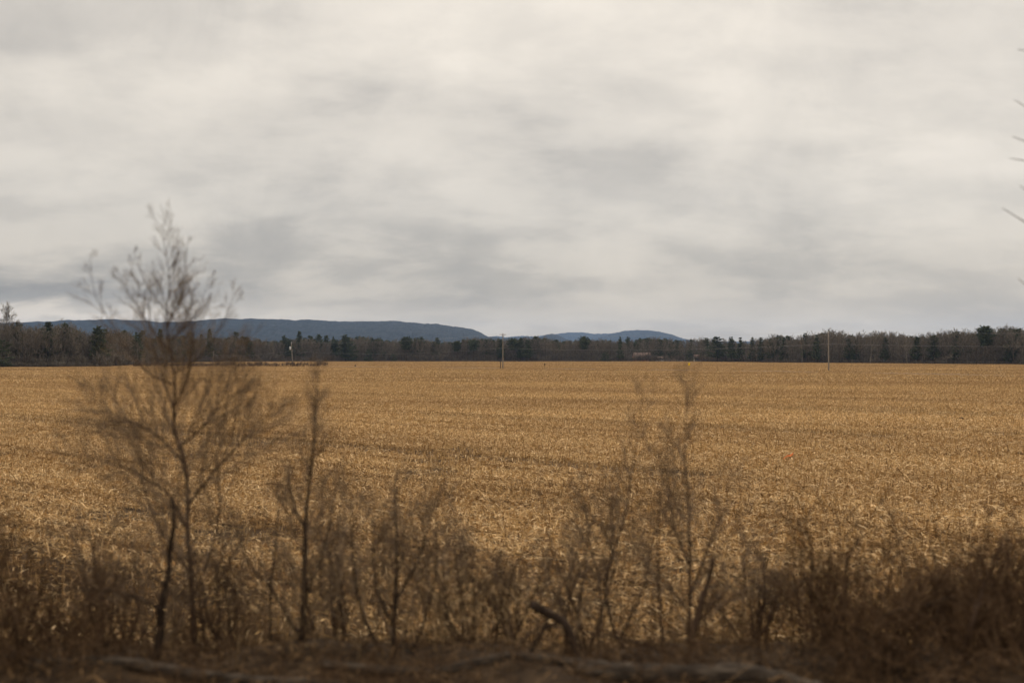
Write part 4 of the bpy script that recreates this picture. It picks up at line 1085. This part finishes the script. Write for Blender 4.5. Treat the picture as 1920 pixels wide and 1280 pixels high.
for q in ((60, 540, 440, 40, -0.24), (120, 592, 560, 15, 0.42), (700, 560, 700, 26, -0.09), (1100, 470, 500, 60, -0.06), (1250, 330, 330, 70, -0.09), (760, 300, 130, 60, 0.10),
          (1850, 230, 240, 130, 0.14), (900, 60, 700, 150, 0.10), (200, 420, 400, 90, -0.10), (550, 230, 230, 90, -0.06), (640, 420, 420, 40, 0.08), (1000, 200, 90, 200, -0.06), (1300, 600, 500, 12, 0.08), (1500, 610, 900, 16, 0.08), (900, 645, 2200, 26, 0.16), (1050, 520, 260, 20, -0.10)):
    v = M('ADD', v, blob(*q[:4], q[4] * 1.15))
cr = ramp(nt, [(0.0, (0.25, 0.238, 0.225)), (0.25, (0.40, 0.375, 0.34)), (0.5, (0.55, 0.512, 0.456)), (0.75, (0.66, 0.612, 0.54)), (1.0, (0.78, 0.72, 0.64))])
L.new(v, cr.inputs['Fac'])
# an overcast sky is brighter overhead
gain = M('ADD', 0.93, M('MULTIPLY', M('POWER', M('MAXIMUM', sz, 0.0), 1.5), 1.15))
lowf = nt.nodes.new('ShaderNodeMapRange'); lowf.interpolation_type = 'SMOOTHSTEP'; lowf.inputs['From Min'].default_value = 0.0; lowf.inputs['From Max'].default_value = 0.16
L.new(sz, lowf.inputs['Value'])
warm = mixcol(nt, 1.0, cr.outputs[0], mixcol(nt, lowf.outputs['Result'], (1.07, 0.985, 0.87), (0.99, 0.97, 0.94)), 'MULTIPLY')   # thinner, warmer cloud low down
bg2 = nt.nodes.new('ShaderNodeBackground'); L.new(warm, bg2.inputs[0]); L.new(gain, bg2.inputs[1])
ms = nt.nodes.new('ShaderNodeMixShader'); ms.inputs[0].default_value = 0.93; L.new(bg1.outputs[0], ms.inputs[1]); L.new(bg2.outputs[0], ms.inputs[2]); L.new(ms.outputs[0], out_.inputs[0])

sl = bpy.data.lights.new('sun', 'SUN'); sl.energy = 1.0; sl.angle = R(25); sl.color = (1, 0.95, 0.87)
so = bpy.data.objects.new('sun', sl); col.objects.link(so)
dv = Vector((math.sin(SUN_AZ) * math.cos(SUN_EL), math.cos(SUN_AZ) * math.cos(SUN_EL), math.sin(SUN_EL)))
so.rotation_euler = dv.to_track_quat('Z', 'Y').to_euler()

# ------------------------------------------------------------------ camera
cd = bpy.data.cameras.new('camera'); cd.sensor_width = 36; cd.lens = 36 * F / 1920; cd.clip_start = 0.1; cd.clip_end = 40000
cd.shift_y = (YH - 640) / 1920
cd.dof.use_dof = True; cd.dof.focus_distance = 200; cd.dof.aperture_fstop = 1.0
co = bpy.data.objects.new('camera', cd); col.objects.link(co); co.location = (0, 0, ZC); co.rotation_euler = (R(90), 0, 0)
scene.camera = co

scene.view_settings.view_transform = 'Standard'; scene.view_settings.look = 'None'; scene.view_settings.exposure = 0.35; scene.view_settings.gamma = 1
scene.cycles.max_bounces = 6; scene.cycles.diffuse_bounces = 3; scene.cycles.volume_bounces = 1; scene.cycles.transparent_max_bounces = 8
scene.cycles.use_denoising = True
